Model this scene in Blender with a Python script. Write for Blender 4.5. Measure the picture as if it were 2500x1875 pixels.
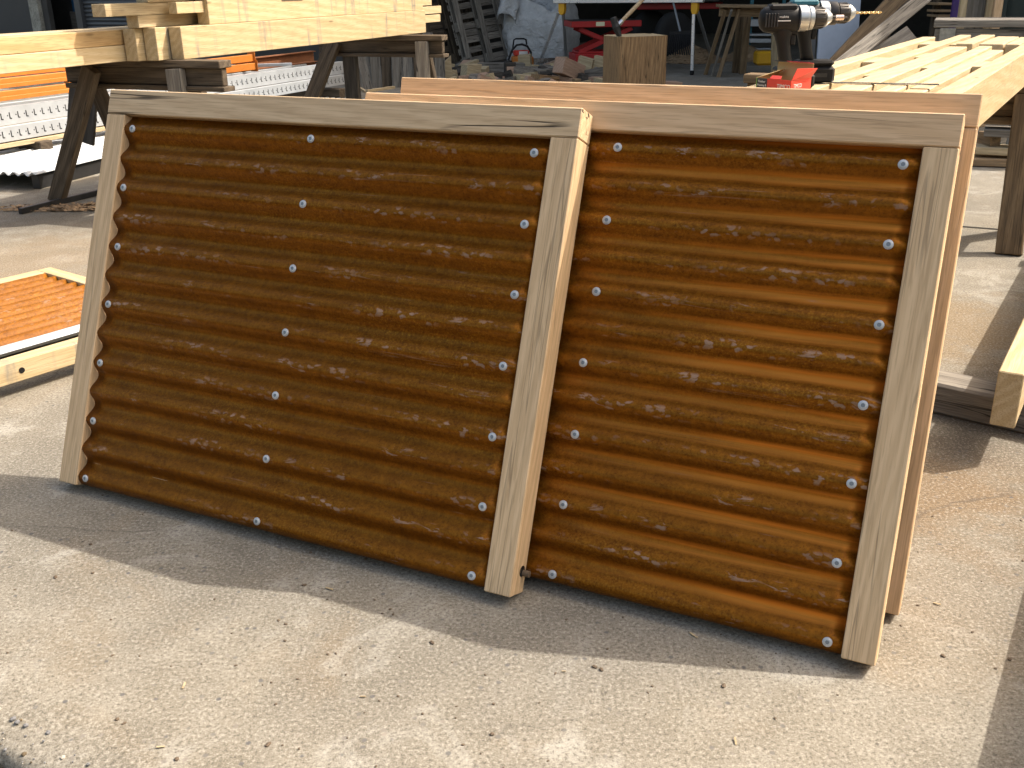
import bpy, bmesh, math, random
from mathutils import Vector, Matrix, noise
random.seed(7)
R = math.radians
for o in list(bpy.data.objects): bpy.data.objects.remove(o)
S = bpy.context.scene
COL = S.collection

# ------------------------------------------------------------------ camera
CAM_H = 1.22; PITCH = R(21.892); ROLL = R(-0.924); FPX = 2443.9     # focal length in pixels of the 2500 px wide photograph
fw = Vector((0, math.cos(PITCH), -math.sin(PITCH)))
r0 = Vector((1, 0, 0)); u0 = r0.cross(fw)
rt = math.cos(ROLL)*r0 + math.sin(ROLL)*u0
up_ = -math.sin(ROLL)*r0 + math.cos(ROLL)*u0
CP = Vector((0, 0, CAM_H))
cd = bpy.data.cameras.new('camera'); cam = bpy.data.objects.new('camera', cd); COL.objects.link(cam)
cam.matrix_world = Matrix(((rt.x, up_.x, -fw.x, CP.x), (rt.y, up_.y, -fw.y, CP.y), (rt.z, up_.z, -fw.z, CP.z), (0, 0, 0, 1)))
cd.sensor_fit = 'HORIZONTAL'; cd.sensor_width = 36; cd.lens = 36*FPX/2500; cd.clip_end = 500; cd.clip_start = 0.05
S.camera = cam
# ------------------------------------------------------------------ light
SUN_AZ, SUN_EL = R(75), R(47.5)
sv = Vector((math.cos(SUN_EL)*math.sin(SUN_AZ), math.cos(SUN_EL)*math.cos(SUN_AZ), math.sin(SUN_EL)))
w = bpy.data.worlds.new('World'); S.world = w; w.use_nodes = True
nt = w.node_tree; nt.nodes.clear()
sky = nt.nodes.new('ShaderNodeTexSky'); sky.sky_type = 'NISHITA'; sky.sun_disc = False
sky.sun_elevation = SUN_EL; sky.sun_rotation = SUN_AZ; sky.air_density = 1.5; sky.dust_density = 8.0; sky.ozone_density = 0.5
bg = nt.nodes.new('ShaderNodeBackground'); bg.inputs[1].default_value = 0.15
wo = nt.nodes.new('ShaderNodeOutputWorld')
nt.links.new(sky.outputs[0], bg.inputs[0]); nt.links.new(bg.outputs[0], wo.inputs[0])
sl = bpy.data.lights.new('sun', 'SUN'); sl.energy = 3.2; sl.angle = R(0.53); sl.color = (1.0, 0.955, 0.90)
so = bpy.data.objects.new('sun', sl); COL.objects.link(so); so.location = sv*30
so.rotation_euler = sv.to_track_quat('Z', 'Y').to_euler()
S.view_settings.view_transform = 'Standard'; S.view_settings.look = 'None'; S.view_settings.exposure = 0.95; S.view_settings.gamma = 1.0
S.view_settings.use_curve_mapping = False
S.view_settings.use_white_balance = True; S.view_settings.white_balance_temperature = 7000; S.view_settings.white_balance_tint = 10

# ------------------------------------------------------------------ pixel helpers (2500 x 1875 photograph pixels -> directions)
def ray(x, y): return fw + rt*((x-1250)/FPX) - up_*((y-937.5)/FPX)
def P(x, y, z=0.0):
    d = ray(x, y); return CP + d*((z-CAM_H)/d.z)
def PY(x, y, Y):
    d = ray(x, y); return CP + d*(Y/d.y)
E1 = Vector((.846, -.534, 0)).normalized(); E2 = Vector((.534, .846, 0)).normalized(); UZ = Vector((0, 0, 1))
def Q(a, b, z=0): return E1*a + E2*b + UZ*z
def PB(x, y, b):
    d = ray(x, y); return CP + d*((b - CP.dot(E2))/d.dot(E2))
def ab(p): return p.dot(E1), p.dot(E2)

# ------------------------------------------------------------------ object helpers
WM = {}
def link(o, parent, M):
    COL.objects.link(o)
    if parent:
        o.parent = parent; o.matrix_parent_inverse = WM[parent.name].inverted()
    o.matrix_basis = M; WM[o.name] = M.copy()
    return o
def tag(o, label=None, cat=None, group=None, kind=None):
    if label: o['label'] = label
    if cat: o['category'] = cat
    if group: o['group'] = group
    if kind: o['kind'] = kind
    return o
def empty(name, loc, label=None, cat=None, group=None, M=None):
    o = bpy.data.objects.new(name, None); o.empty_display_size = .1
    link(o, None, M if M is not None else Matrix.Translation(loc)); return tag(o, label, cat, group)
def frame(o, x, z=UZ):
    x = x.normalized(); y = z.cross(x).normalized(); z = x.cross(y)
    return Matrix(((x.x, y.x, z.x, o.x), (x.y, y.y, z.y, o.y), (x.z, y.z, z.z, o.z), (0, 0, 0, 1)))
def mobj(name, bm, mat, parent=None, M=None, smooth=False):
    me = bpy.data.meshes.new(name); bmesh.ops.recalc_face_normals(bm, faces=bm.faces); bm.to_mesh(me); bm.free()
    if smooth:
        for p in me.polygons: p.use_smooth = True
    for m in (mat if isinstance(mat, (list, tuple)) else [mat]): me.materials.append(m)
    return link(bpy.data.objects.new(name, me), parent, M if M is not None else Matrix.Identity(4))
def bm_box(bm, x0, x1, y0, y1, z0, z1, bev=0.0, M=None):
    v = [bm.verts.new((x, y, z)) for x in (x0, x1) for y in (y0, y1) for z in (z0, z1)]
    fs = [bm.faces.new([v[i] for i in f]) for f in ((0, 1, 3, 2), (4, 6, 7, 5), (0, 4, 5, 1), (2, 3, 7, 6), (0, 2, 6, 4), (1, 5, 7, 3))]
    if bev > 0:
        es = list({e for f in fs for e in f.edges})
        r = bmesh.ops.bevel(bm, geom=es, offset=bev, segments=1, affect='EDGES', profile=.5)
        vs = {q for f in r['faces'] for q in f.verts} | {q for q in v if q.is_valid}
        for f in list(r['faces']):
            for e in f.edges:
                for g in e.link_faces: vs |= set(g.verts)
        v = list(vs)
    if M is not None:
        for q in v: q.co = M @ q.co
    return v
def box(name, A, B, wy, hz, mat, parent=None, up=UZ, bev=0.003, ay=0.5, az=0.5):
    """plank from A to B: local x along it, wy wide across, hz thick along 'up'; ay/az: where A-B runs in the section (0..1)"""
    d = B-A; L = d.length; M = frame(A, d, up); bm = bmesh.new()
    bm_box(bm, 0, L, -wy*ay, wy*(1-ay), -hz*az, hz*(1-az), bev)
    return mobj(name, bm, mat, parent, M)
def prism(name, pts, wy, mat, parent=None, M=None, bev=0.0):
    """outline in local x/z, extruded along local y by wy"""
    bm = bmesh.new()
    a = [bm.verts.new((x, 0, z)) for x, z in pts]; b = [bm.verts.new((x, wy, z)) for x, z in pts]
    bm.faces.new(a); bm.faces.new(b[::-1]); n = len(pts)
    for i in range(n): bm.faces.new([a[i], b[i], b[(i+1) % n], a[(i+1) % n]])
    if bev: bmesh.ops.bevel(bm, geom=list(bm.edges), offset=bev, segments=2, affect='EDGES', profile=.6)
    return mobj(name, bm, mat, parent, M)
def bm_lathe(bm, prof, seg=20, M=None):
    """profile of (x, r) revolved about local x"""
    rings = []
    for x, r in prof:
        rings.append([bm.verts.new((x, r*math.cos(2*math.pi*k/seg), r*math.sin(2*math.pi*k/seg))) for k in range(seg)])
    for i in range(len(rings)-1):
        for k in range(seg): bm.faces.new([rings[i][k], rings[i][(k+1) % seg], rings[i+1][(k+1) % seg], rings[i+1][k]])
    bm.faces.new(rings[0][::-1]); bm.faces.new(rings[-1])
    if M is not None:
        for rg in rings:
            for v in rg: v.co = M @ v.co
def lathe(name, prof, mat, parent=None, M=None, seg=20, smooth=True):
    bm = bmesh.new(); bm_lathe(bm, prof, seg); o = mobj(name, bm, mat, parent, M, smooth)
    if smooth: o.data.set_sharp_from_angle(angle=R(35))
    return o
def bm_tube(bm, pts, r, seg=8):
    pts = [Vector(p) for p in pts]; rings = []
    rr = r if isinstance(r, (list, tuple)) else [r]*len(pts)
    prev = None
    for i, p in enumerate(pts):
        d = (pts[min(i+1, len(pts)-1)] - pts[max(i-1, 0)]).normalized()
        s = prev if prev is not None else (UZ if abs(d.z) < .9 else Vector((1, 0, 0)))
        a = d.cross(s).normalized(); b = a.cross(d).normalized(); prev = b
        rings.append([bm.verts.new(p + a*rr[i]*math.cos(2*math.pi*k/seg) + b*rr[i]*math.sin(2*math.pi*k/seg)) for k in range(seg)])
    for i in range(len(rings)-1):
        for k in range(seg): bm.faces.new([rings[i][k], rings[i][(k+1) % seg], rings[i+1][(k+1) % seg], rings[i+1][k]])
    bm.faces.new(rings[0][::-1]); bm.faces.new(rings[-1])
def tube(name, pts, r, mat, parent=None, seg=8, M=None):
    bm = bmesh.new(); bm_tube(bm, pts, r, seg); o = mobj(name, bm, mat, parent, M, True); o.data.set_sharp_from_angle(angle=R(50)); return o
def text(name, s, size, mat, parent, M):
    cu = bpy.data.curves.new(name, 'FONT'); cu.body = s; cu.size = size; cu.extrude = 0.0003; cu.align_x = 'CENTER'; cu.align_y = 'CENTER'; cu.resolution_u = 3
    t = bpy.data.objects.new(name, cu); COL.objects.link(t); bpy.context.view_layer.update()
    me = bpy.data.meshes.new_from_object(t); bpy.data.objects.remove(t); me.materials.clear(); me.materials.append(mat)
    return link(bpy.data.objects.new(name, me), parent, M)

# ------------------------------------------------------------------ materials
class NT:
    def __init__(s, name):
        s.m = bpy.data.materials.new(name); s.m.use_nodes = True; s.t = s.m.node_tree; s.t.nodes.clear()
        s.o = s.t.nodes.new('ShaderNodeOutputMaterial'); s.b = s.t.nodes.new('ShaderNodeBsdfPrincipled'); s.l(s.b.outputs[0], s.o.inputs[0])
    def n(s, k, **kw):
        q = s.t.nodes.new('ShaderNode'+k)
        for a, v in kw.items(): setattr(q, a, v)
        return q
    def l(s, a, b): s.t.links.new(a, b)
    def set(s, i, v):
        i = s.b.inputs[i]
        if hasattr(v, 'links'): s.l(v, i)
        else: i.default_value = v
    def math(s, op, a, b=0.0, clamp=False, c=None):
        q = s.n('Math', operation=op, use_clamp=clamp)
        for i, v in enumerate((a, b) if c is None else (a, b, c)):
            if hasattr(v, 'links'): s.l(v, q.inputs[i])
            else: q.inputs[i].default_value = v
        return q.outputs[0]
    def mix(s, f, a, b, mode='MIX'):
        q = s.n('Mix', data_type='RGBA', blend_type=mode)
        for i, v in ((0, f), (6, a), (7, b)):
            if hasattr(v, 'links'): s.l(v, q.inputs[i])
            else: q.inputs[i].default_value = (v if i == 0 else (v[0], v[1], v[2], 1))
        return q.outputs[2]
    def coord(s, scale=(1, 1, 1), src='Object', rnd=0.0):
        tc = s.n('TexCoord'); v = tc.outputs[src]
        if rnd:
            oi = s.n('ObjectInfo'); mu = s.n('VectorMath', operation='SCALE'); cx = s.n('CombineXYZ')
            for i, k in enumerate((1.0, 3.7, 7.1)): s.l(s.math('MULTIPLY', oi.outputs['Random'], k*rnd), cx.inputs[i])
            ad = s.n('VectorMath', operation='ADD'); s.l(v, ad.inputs[0]); s.l(cx.outputs[0], ad.inputs[1]); v = ad.outputs[0]
        mp = s.n('Mapping'); mp.inputs['Scale'].default_value = scale; s.l(v, mp.inputs['Vector']); return mp.outputs[0]
    def noise(s, vec, scale=1, detail=3, rough=.55, dist=0, out=0):
        q = s.n('TexNoise'); q.inputs['Scale'].default_value = scale; q.inputs['Detail'].default_value = detail; q.inputs['Roughness'].default_value = rough; q.inputs['Distortion'].default_value = dist
        s.l(vec, q.inputs['Vector']); return q.outputs[out]
    def vor(s, vec, scale, out='Distance', feat='F1'):
        q = s.n('TexVoronoi', feature=feat); q.inputs['Scale'].default_value = scale; s.l(vec, q.inputs['Vector']); return q.outputs[out]
    def ramp(s, v, *st):
        q = s.n('ValToRGB'); e = q.color_ramp.elements
        while len(e) < len(st): e.new(.5)
        for i, (p, c) in enumerate(st): e[i].position = p; e[i].color = (c, c, c, 1) if not isinstance(c, tuple) else (*c, 1)
        s.l(v, q.inputs[0]); return q.outputs[0]
    def bump(s, h, strength=.3, dist=.01):
        q = s.n('Bump'); q.inputs['Strength'].default_value = strength; q.inputs['Distance'].default_value = dist; s.l(h, q.inputs['Height']); s.l(q.outputs[0], s.b.inputs['Normal'])

def plain(name, col, rough=.5, metal=0, var=.15, coat=0, bump=0, scale=25):
    k = NT(name); v = k.coord(rnd=5)
    n = k.noise(v, scale, 4, .6); n2 = k.noise(v, scale*.18, 3)
    f = k.math('ADD', k.math('MULTIPLY', n, .5), k.math('MULTIPLY', n2, .5))
    c = k.mix(k.ramp(f, (.3, 0), (.7, 1)), tuple(x*(1-var) for x in col), tuple(min(1, x*(1+var)) for x in col))
    k.set('Base Color', c); k.set('Metallic', metal); k.set('Coat Weight', coat); k.set('Coat Roughness', .1)
    k.set('Roughness', k.math('ADD', k.math('MULTIPLY', n, .25), rough-.12, True))
    if bump: k.bump(n, bump, .004)
    return k.m

def wood(name, ca, cb, dark, ring=9.0, crack=0.0, rough=.62, val=.12, grey=0.0, stain=0.0, fine=.5, knots=.5, pores=.45):
    k = NT(name); v = k.coord(rnd=11)
    def sc(x, y, z):
        m = k.n('Mapping'); m.inputs['Scale'].default_value = (x, y, z); k.l(v, m.inputs['Vector']); return m.outputs[0]
    wob = k.noise(sc(1.2, 5, 5), 1, 2, .5)
    wv = k.n('TexWave', wave_type='BANDS', bands_direction='DIAGONAL'); wv.inputs['Scale'].default_value = ring; wv.inputs['Distortion'].default_value = 7.0
    wv.inputs['Detail'].default_value = 2.5; wv.inputs['Detail Scale'].default_value = .8; k.l(sc(.10, 1, 1), wv.inputs['Vector'])
    fib = k.noise(sc(3, 190, 190), 1, 3, .6); fib2 = k.noise(sc(1.4, 45, 45), 1, 3, .6)
    f = k.math('ADD', k.math('MULTIPLY', k.ramp(wv.outputs['Fac'], (.15, 0), (.95, 1)), .45), k.math('MULTIPLY', fib2, .55))
    c = k.mix(k.ramp(f, (.22, 0), (.75, 1)), cb, ca)
    c = k.mix(k.math('MULTIPLY', k.ramp(fib, (.48, 0), (.64, 1)), fine), c, dark)
    pore = k.noise(sc(11, 250, 250), 1, 2, .6)
    c = k.mix(k.math('MULTIPLY', k.ramp(pore, (.52, 0), (.62, 1)), pores), c, dark)
    patch = k.noise(sc(.8, 4, 4), 1, 3, .5)
    c = k.mix(k.math('MULTIPLY', k.ramp(patch, (.48, 0), (.8, 1)), .16), c, dark)
    if knots:
        vd = k.vor(sc(2.2, 9, 9), 1.0)
        km = k.ramp(vd, (.035, 1), (.085, 0)); c = k.mix(k.math('MULTIPLY', km, knots), c, tuple(x*.35 for x in dark))
    if stain:   # blue-grey felling / sticker stains standing across the plank
        st = k.noise(sc(14, .6, .6), 1, 2, .5); sm = k.math('MULTIPLY', k.ramp(st, (.59, 0), (.68, 1)), k.ramp(k.noise(sc(40, 14, 14), 1, 3), (.3, 0), (.62, 1)))
        c = k.mix(k.math('MULTIPLY', sm, stain), c, (.16, .17, .17))
    h = k.math('ADD', k.math('MULTIPLY', fib, .6), k.math('MULTIPLY', fib2, .4))
    if crack:
        cn = k.noise(sc(1.3, 34, 34), 1, 2, .5, .25); line = k.math('ABSOLUTE', k.math('SUBTRACT', cn, .5))
        msk = k.ramp(k.noise(sc(2.2, 16, 16), 1, 1), (.46, 0), (.55, 1))
        cm = k.math('MULTIPLY', k.ramp(line, (.004+.004*crack, 1), (.016+.010*crack, 0)), msk)
        c = k.mix(k.math('MULTIPLY', cm, crack), c, tuple(x*.12 for x in dark)); h = k.math('SUBTRACT', h, k.math('MULTIPLY', cm, 4*crack))
    oi = k.n('ObjectInfo')
    br = k.math('ADD', k.math('MULTIPLY', oi.outputs['Random'], 2*val), 1-val)
    hs = k.n('HueSaturation'); k.l(br, hs.inputs['Value']); k.l(c, hs.inputs['Color']); hs.inputs['Saturation'].default_value = 1-grey
    k.set('Base Color', hs.outputs[0]); k.set('Roughness', rough); k.set('Specular IOR Level', .35); k.bump(h, .35, .0016)
    return k.m

M_oak = wood('oak_planed', (0.66, 0.475, 0.29), (0.57, 0.4, 0.235), (0.42, 0.285, 0.16), 26, .35, .6, .04, fine=.35, knots=.3, pores=.55)
M_oakc = wood('oak_checked', (0.64, 0.475, 0.3), (0.555, 0.4, 0.245), (0.41, 0.285, 0.165), 22, 1.0, .62, .03, fine=.4, knots=.2, pores=.55)
M_oakw = wood('oak_warm', (0.65, 0.45, 0.275), (0.57, 0.385, 0.225), (0.41, 0.27, 0.15), 24, .25, .6, .04, fine=.3, knots=.3, pores=.55)
M_fresh = wood('softwood_fresh', (0.55, 0.44, 0.275), (0.47, 0.36, 0.205), (0.31, 0.215, 0.11), 14, .12, .58, .06, stain=.75, fine=.25, knots=.6)
M_rail = wood('softwood_rail', (0.56, 0.455, 0.295), (0.5, 0.385, 0.225), (0.36, 0.255, 0.135), 14, .10, .58, .05, stain=.25, fine=.2, knots=.3)
M_curl = wood('softwood_curly', (0.56, 0.4, 0.216), (0.464, 0.304, 0.144), (0.288, 0.168, 0.072), 9, .05, .58, .03, fine=.2, knots=.5)
M_dark = wood('trestle_weathered', (.125, .095, .065), (.075, .055, .037), (.03, .022, .015), 10, .6, .8, .2, fine=.6)
M_greyw = wood('timber_grey', (.27, .245, .21), (.19, .17, .145), (.09, .08, .07), 10, .8, .85, .22, fine=.6)
M_brownw = wood('timber_old_brown', (.23, .155, .085), (.15, .10, .055), (.06, .04, .022), 10, .6, .75, .15, fine=.5)
M_block = wood('block_oak', (.40, .25, .125), (.29, .175, .085), (.14, .08, .04), 16, .8, .75, .05, fine=.6, knots=.3)
M_pale = wood('offcut_pale', (.52, .42, .27), (.42, .33, .2), (.27, .2, .12), 12, .3, .7, .12)
M_pink = wood('offcut_pink', (.50, .34, .25), (.42, .27, .19), (.27, .17, .11), 12, .3, .7, .12)
M_char = wood('offcut_dark', (.075, .065, .055), (.045, .04, .034), (.02, .018, .016), 10, .3, .85, .2)
M_bench = wood('bench_brown', (.36, .25, .145), (.27, .18, .10), (.13, .085, .05), 12, .3, .7, .12)

def rust(name, valley_light=0.0, coat=.05, crough=.2, scuff=1.0, metal=.70):
    k = NT(name); tc = k.n('TexCoord'); v = tc.outputs['Object']
    def sc(x, y, z):
        m = k.n('Mapping'); m.inputs['Scale'].default_value = (x, y, z); k.l(v, m.inputs['Vector']); return m.outputs[0]
    sep = k.n('SeparateXYZ'); k.l(v, sep.inputs[0])
    big = k.noise(sc(2.2, 3, 1), 1, 3, .5); mid = k.noise(sc(16, 22, 5), 1, 4, .6); fine = k.noise(sc(210, 210, 210), 1, 3, .7); fine2 = k.noise(sc(90, 90, 90), 1, 3, .65)
    f = k.math('ADD', k.math('MULTIPLY', mid, .4), k.math('MULTIPLY', fine2, .6))
    c = k.mix(k.ramp(f, (.36, 0), (.66, 1)), (.150, .050, .005), (.280, .103, .009))
    c = k.mix(k.math('MULTIPLY', k.ramp(fine, (.52, 0), (.70, 1)), k.ramp(big, (.40, .08), (.64, .6))), c, (.40, .20, .022))
    c = k.mix(k.math('MULTIPLY', k.ramp(fine, (.34, 1), (.46, 0)), .5), c, (.06, .022, .004))
    if valley_light:  # orange light in the valleys painted into the colour, stronger towards the right
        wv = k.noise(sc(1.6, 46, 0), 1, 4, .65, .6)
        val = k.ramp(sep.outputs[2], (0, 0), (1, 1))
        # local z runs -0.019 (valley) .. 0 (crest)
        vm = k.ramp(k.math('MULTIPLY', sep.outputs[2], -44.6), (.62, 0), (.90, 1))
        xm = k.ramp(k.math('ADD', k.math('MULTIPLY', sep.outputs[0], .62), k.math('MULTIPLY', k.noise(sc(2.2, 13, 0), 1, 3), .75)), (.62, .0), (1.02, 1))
        c = k.mix(k.math('MULTIPLY', k.math('MULTIPLY', vm, xm), k.ramp(wv, (.36, .35*valley_light), (.54, valley_light))), c, (.58, .20, .028))
    # pale scuffs where the crests have been rubbed
    cr = k.ramp(k.math('ADD', k.math('MULTIPLY', sep.outputs[2], 44.6), 1.0), (.62, 0), (.85, 1))
    wp = k.n('TexNoise'); wp.inputs['Scale'].default_value = 60; k.l(v, wp.inputs['Vector'])
    wa = k.n('VectorMath', operation='MULTIPLY_ADD'); k.l(wp.outputs['Color'], wa.inputs[0]); wa.inputs[1].default_value = (.030, .018, 0); k.l(v, wa.inputs[2])
    def flakes(x, y, lo, hi):
        m = k.n('Mapping'); m.inputs['Scale'].default_value = (x, y, 0.01); k.l(wa.outputs[0], m.inputs['Vector'])
        q = k.n('TexVoronoi'); q.inputs['Scale'].default_value = 1; k.l(m.outputs[0], q.inputs['Vector'])
        sx = k.n('SeparateXYZ'); k.l(q.outputs['Color'], sx.inputs[0])
        return k.math('MULTIPLY', k.ramp(q.outputs['Distance'], (lo, 1), (hi, 0)), k.ramp(sx.outputs[0], (.35, 0), (.5, 1)))
    s2 = k.noise(sc(3.0, 13.1, 0), 1, 2, .5); s3 = k.noise(sc(9, 13.1, 0), 1, 2, .5)
    sm = k.math('MAXIMUM', k.math('MULTIPLY', flakes(48, 105, .34, .50), k.ramp(s2, (.51, 0), (.62, 1))), k.math('MULTIPLY', k.ramp(k.noise(sc(17, 62, 0), 1, 4, .68, .7), (.57, 0), (.62, 1)), k.ramp(s3, (.53, 0), (.66, 1))))
    sm = k.math('MULTIPLY', k.math('MULTIPLY', sm, cr), scuff)
    ln = k.noise(sc(1.3, 120, 40), 1, 1, .4); lm = k.math('MULTIPLY', k.ramp(k.math('ABSOLUTE', k.math('SUBTRACT', ln, .5)), (.0, 1), (.010, 0)), k.ramp(k.noise(sc(2.6, 31, 0), 1, 1), (.60, 0), (.66, 1)))
    sm = k.math('MAXIMUM', sm, k.math('MULTIPLY', lm, .55))
    c = k.mix(k.math('MULTIPLY', sm, .55), c, (.33, .245, .20))
    k.set('Base Color', c); k.set('Roughness', k.math('ADD', k.math('MULTIPLY', fine2, .25), .30)); k.set('Specular IOR Level', .12); k.set('Metallic', k.math('MULTIPLY', k.math('SUBTRACT', 1.0, sm), metal))
    k.set('Coat Weight', coat); k.set('Coat Roughness', crough); k.bump(k.math('ADD', fine2, k.math('MULTIPLY', sm, .6)), .22, .0015)
    return k.m
M_rust = rust('rust_lacquered'); M_rustw = rust('rust_dusty', 0, .15, .15, .8, .05); M_rust2 = rust('rust_painted_valley_light', 1.0)

def concrete():
    k = NT('concrete_yard'); tc = k.n('TexCoord'); v = tc.outputs['Object']
    def sc(s):
        m = k.n('Mapping'); m.inputs['Scale'].default_value = (s, s, s); k.l(v, m.inputs['Vector']); return m.outputs[0]
    big = k.noise(sc(1.3), 1, 5, .62, .5); mid = k.noise(sc(7), 1, 5, .66, .3); ag = k.noise(sc(130), 1, 4, .78); fi = k.noise(sc(420), 1, 2, .7)
    c = k.mix(k.ramp(mid, (.3, 0), (.7, 1)), (0.168, 0.149, 0.116), (0.258, 0.236, 0.195))
    c = k.mix(k.math('MULTIPLY', k.ramp(big, (.44, 0), (.64, 1)), .75), c, (0.135, 0.122, 0.0995))
    c = k.mix(k.math('MULTIPLY', k.ramp(k.noise(sc(1.9), 1, 5, .65, .9), (.54, 0), (.70, 1)), .45), c, (0.201, 0.15, 0.0934))
    c = k.mix(k.math('MULTIPLY', k.ramp(k.noise(sc(3.1), 1, 5, .72, 1.2), (.54, 0), (.66, 1)), .6), c, (0.353, 0.342, 0.307))
    # patches of their own shape: damp brown by the right beams, darker by the left trestle
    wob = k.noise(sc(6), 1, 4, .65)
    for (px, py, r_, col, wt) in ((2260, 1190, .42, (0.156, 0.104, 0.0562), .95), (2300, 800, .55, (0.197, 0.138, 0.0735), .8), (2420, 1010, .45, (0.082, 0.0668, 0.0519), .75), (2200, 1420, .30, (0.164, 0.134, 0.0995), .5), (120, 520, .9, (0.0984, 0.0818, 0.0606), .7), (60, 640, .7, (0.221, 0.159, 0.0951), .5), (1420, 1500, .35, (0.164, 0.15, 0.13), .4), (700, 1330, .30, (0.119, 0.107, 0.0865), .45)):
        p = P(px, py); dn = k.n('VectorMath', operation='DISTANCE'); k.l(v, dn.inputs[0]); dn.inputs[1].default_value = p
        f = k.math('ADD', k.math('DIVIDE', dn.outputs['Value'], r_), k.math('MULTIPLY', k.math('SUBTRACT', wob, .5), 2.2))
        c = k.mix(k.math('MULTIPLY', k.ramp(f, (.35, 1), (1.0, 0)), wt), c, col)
    c = k.mix(k.math('MULTIPLY', k.ramp(ag, (.53, 0), (.62, 1)), .65), c, (0.385, 0.359, 0.311))
    c = k.mix(k.math('MULTIPLY', k.ramp(ag, (.38, 1), (.47, 0)), .8), c, (0.0779, 0.0685, 0.0554))
    c = k.mix(k.math('MULTIPLY', k.ramp(fi, (.54, 0), (.72, 1)), .5), c, (0.394, 0.376, 0.333))
    c = k.mix(k.math('MULTIPLY', k.ramp(fi, (.32, 1), (.44, 0)), .6), c, (0.0943, 0.0835, 0.0709))
    vo = k.n('TexVoronoi'); vo.inputs['Scale'].default_value = 1; k.l(sc(60), vo.inputs['Vector'])      # exposed aggregate
    sr = k.n('SeparateXYZ'); k.l(vo.outputs['Color'], sr.inputs[0])
    pm = k.math('MULTIPLY', k.ramp(vo.outputs['Distance'], (.22, 1), (.36, 0)), k.ramp(sr.outputs[0], (.84, 0), (.87, 1)))
    c = k.mix(k.math('MULTIPLY', pm, .75), c, k.mix(sr.outputs[1], (0.0738, 0.0751, 0.0822), (0.246, 0.217, 0.182)))
    ho = k.vor(sc(13), 1); hm = k.math('MULTIPLY', k.ramp(ho, (.03, 1), (.06, 0)), k.ramp(k.noise(sc(4), 1, 2), (.45, 0), (.6, 1))); c = k.mix(k.math('MULTIPLY', hm, .85), c, (0.0287, 0.025, 0.0225))
    wn = k.n('TexNoise'); wn.inputs['Scale'].default_value = 2.5; wn.inputs['Detail'].default_value = 4; k.l(v, wn.inputs['Vector'])
    wa = k.n('VectorMath', operation='MULTIPLY_ADD'); k.l(wn.outputs['Color'], wa.inputs[0]); wa.inputs[1].default_value = (.35, .35, 0); k.l(v, wa.inputs[2])
    ck = k.n('TexVoronoi', feature='DISTANCE_TO_EDGE'); ck.inputs['Scale'].default_value = 1.1; k.l(wa.outputs[0], ck.inputs['Vector'])
    cm = k.math('MULTIPLY', k.ramp(ck.outputs['Distance'], (.0, 1), (.0045, 0)), k.ramp(k.noise(sc(1.1), 1, 3), (.52, 0), (.62, 1)))
    c = k.mix(k.math('MULTIPLY', cm, .55), c, (0.0574, 0.0501, 0.0433))
    k.set('Base Color', c); k.set('Roughness', .86); k.set('Specular IOR Level', .3)
    h = k.math('ADD', k.math('ADD', k.math('MULTIPLY', ag, 1.0), k.math('MULTIPLY', fi, .35)), k.math('MULTIPLY', hm, -1.2))
    k.bump(h, .30, .0026)
    return k.m
M_conc = concrete()
M_soil = plain('soil_gravel', (.10, .075, .045), .95, var=.75, bump=1.0, scale=90)
M_stone = plain('stone_grey', (.15, .15, .155), .8, 0, .4); M_stonel = plain('stone_pale', (.36, .33, .28), .8, 0, .3)
M_galv = plain('galvanised', (.42, .445, .47), .45, .3, .14, scale=14)
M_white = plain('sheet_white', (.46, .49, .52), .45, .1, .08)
M_sheetg = plain('sheet_grey', (.32, .37, .41), .4, .3, .1)
M_orange = plain('orange_paint', (.50, .165, .028), .42, 0, .12)
M_rustst = plain('rusty_steel', (.20, .075, .03), .75, 0, .3)
M_steel = plain('steel', (.55, .56, .58), .25, 1, .12)
M_screw = plain('zinc_screw', (.50, .52, .54), .45, .5, .18, scale=200)
M_recess = plain('screw_recess', (.22, .24, .26), .5, .6)
M_dkst = plain('dark_steel', (.05, .05, .052), .45, .6, .3)
M_black = plain('black_plastic', (.010, .010, .011), .5, 0, .2, bump=.1, scale=120)
M_black.node_tree.nodes['Principled BSDF'].inputs['Specular IOR Level'].default_value = .25
M_chuck = plain('chuck_black', (.035, .03, .028), .38, .3, .2)
M_teal = plain('teal_plastic', (.02, .14, .19), .4, 0, .1)
M_silver = plain('silver_cast', (.48, .50, .52), .34, .8, .15)
M_brass = plain('drill_bit_gold', (.62, .45, .22), .3, 1, .15)
M_copper = plain('bit_holder', (.70, .55, .48), .25, .9, .1)
M_redcard = plain('red_card', (.62, .045, .025), .5, 0, .06)
M_pinkcard = plain('red_card_light', (.66, .07, .09), .5, 0, .06)
M_blkcard = plain('black_card', (.03, .032, .036), .5, 0, .1)
M_greencard = plain('green_card', (.12, .35, .06), .5, 0, .1)
M_card = plain('cardboard', (.42, .30, .14), .8, 0, .1)
M_print = plain('white_print', (.7, .69, .67), .6, 0, .02)
M_red = plain('red_paint', (.36, .012, .014), .4, 0, .15)
M_yel = plain('yellow_plastic', (.72, .37, .02), .4, 0, .06)
M_alu = plain('aluminium', (.80, .83, .86), .3, .6, .05)
M_rubber = plain('rubber', (.022, .022, .023), .8, 0, .3)
M_wheelrim = plain('wheel_rim', (.16, .16, .16), .5, .4, .2)
M_shut = plain('shutter_dark', (.085, .09, .098), .38, .3, .1)
M_door = plain('door_slate', (.035, .042, .052), .4, 0, .12)
M_post = plain('post_weathered', (.30, .29, .25), .9, 0, .55, bump=.5, scale=30)
M_blue = plain('blue_tarp', (.01, .065, .15), .5, 0, .3)
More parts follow.
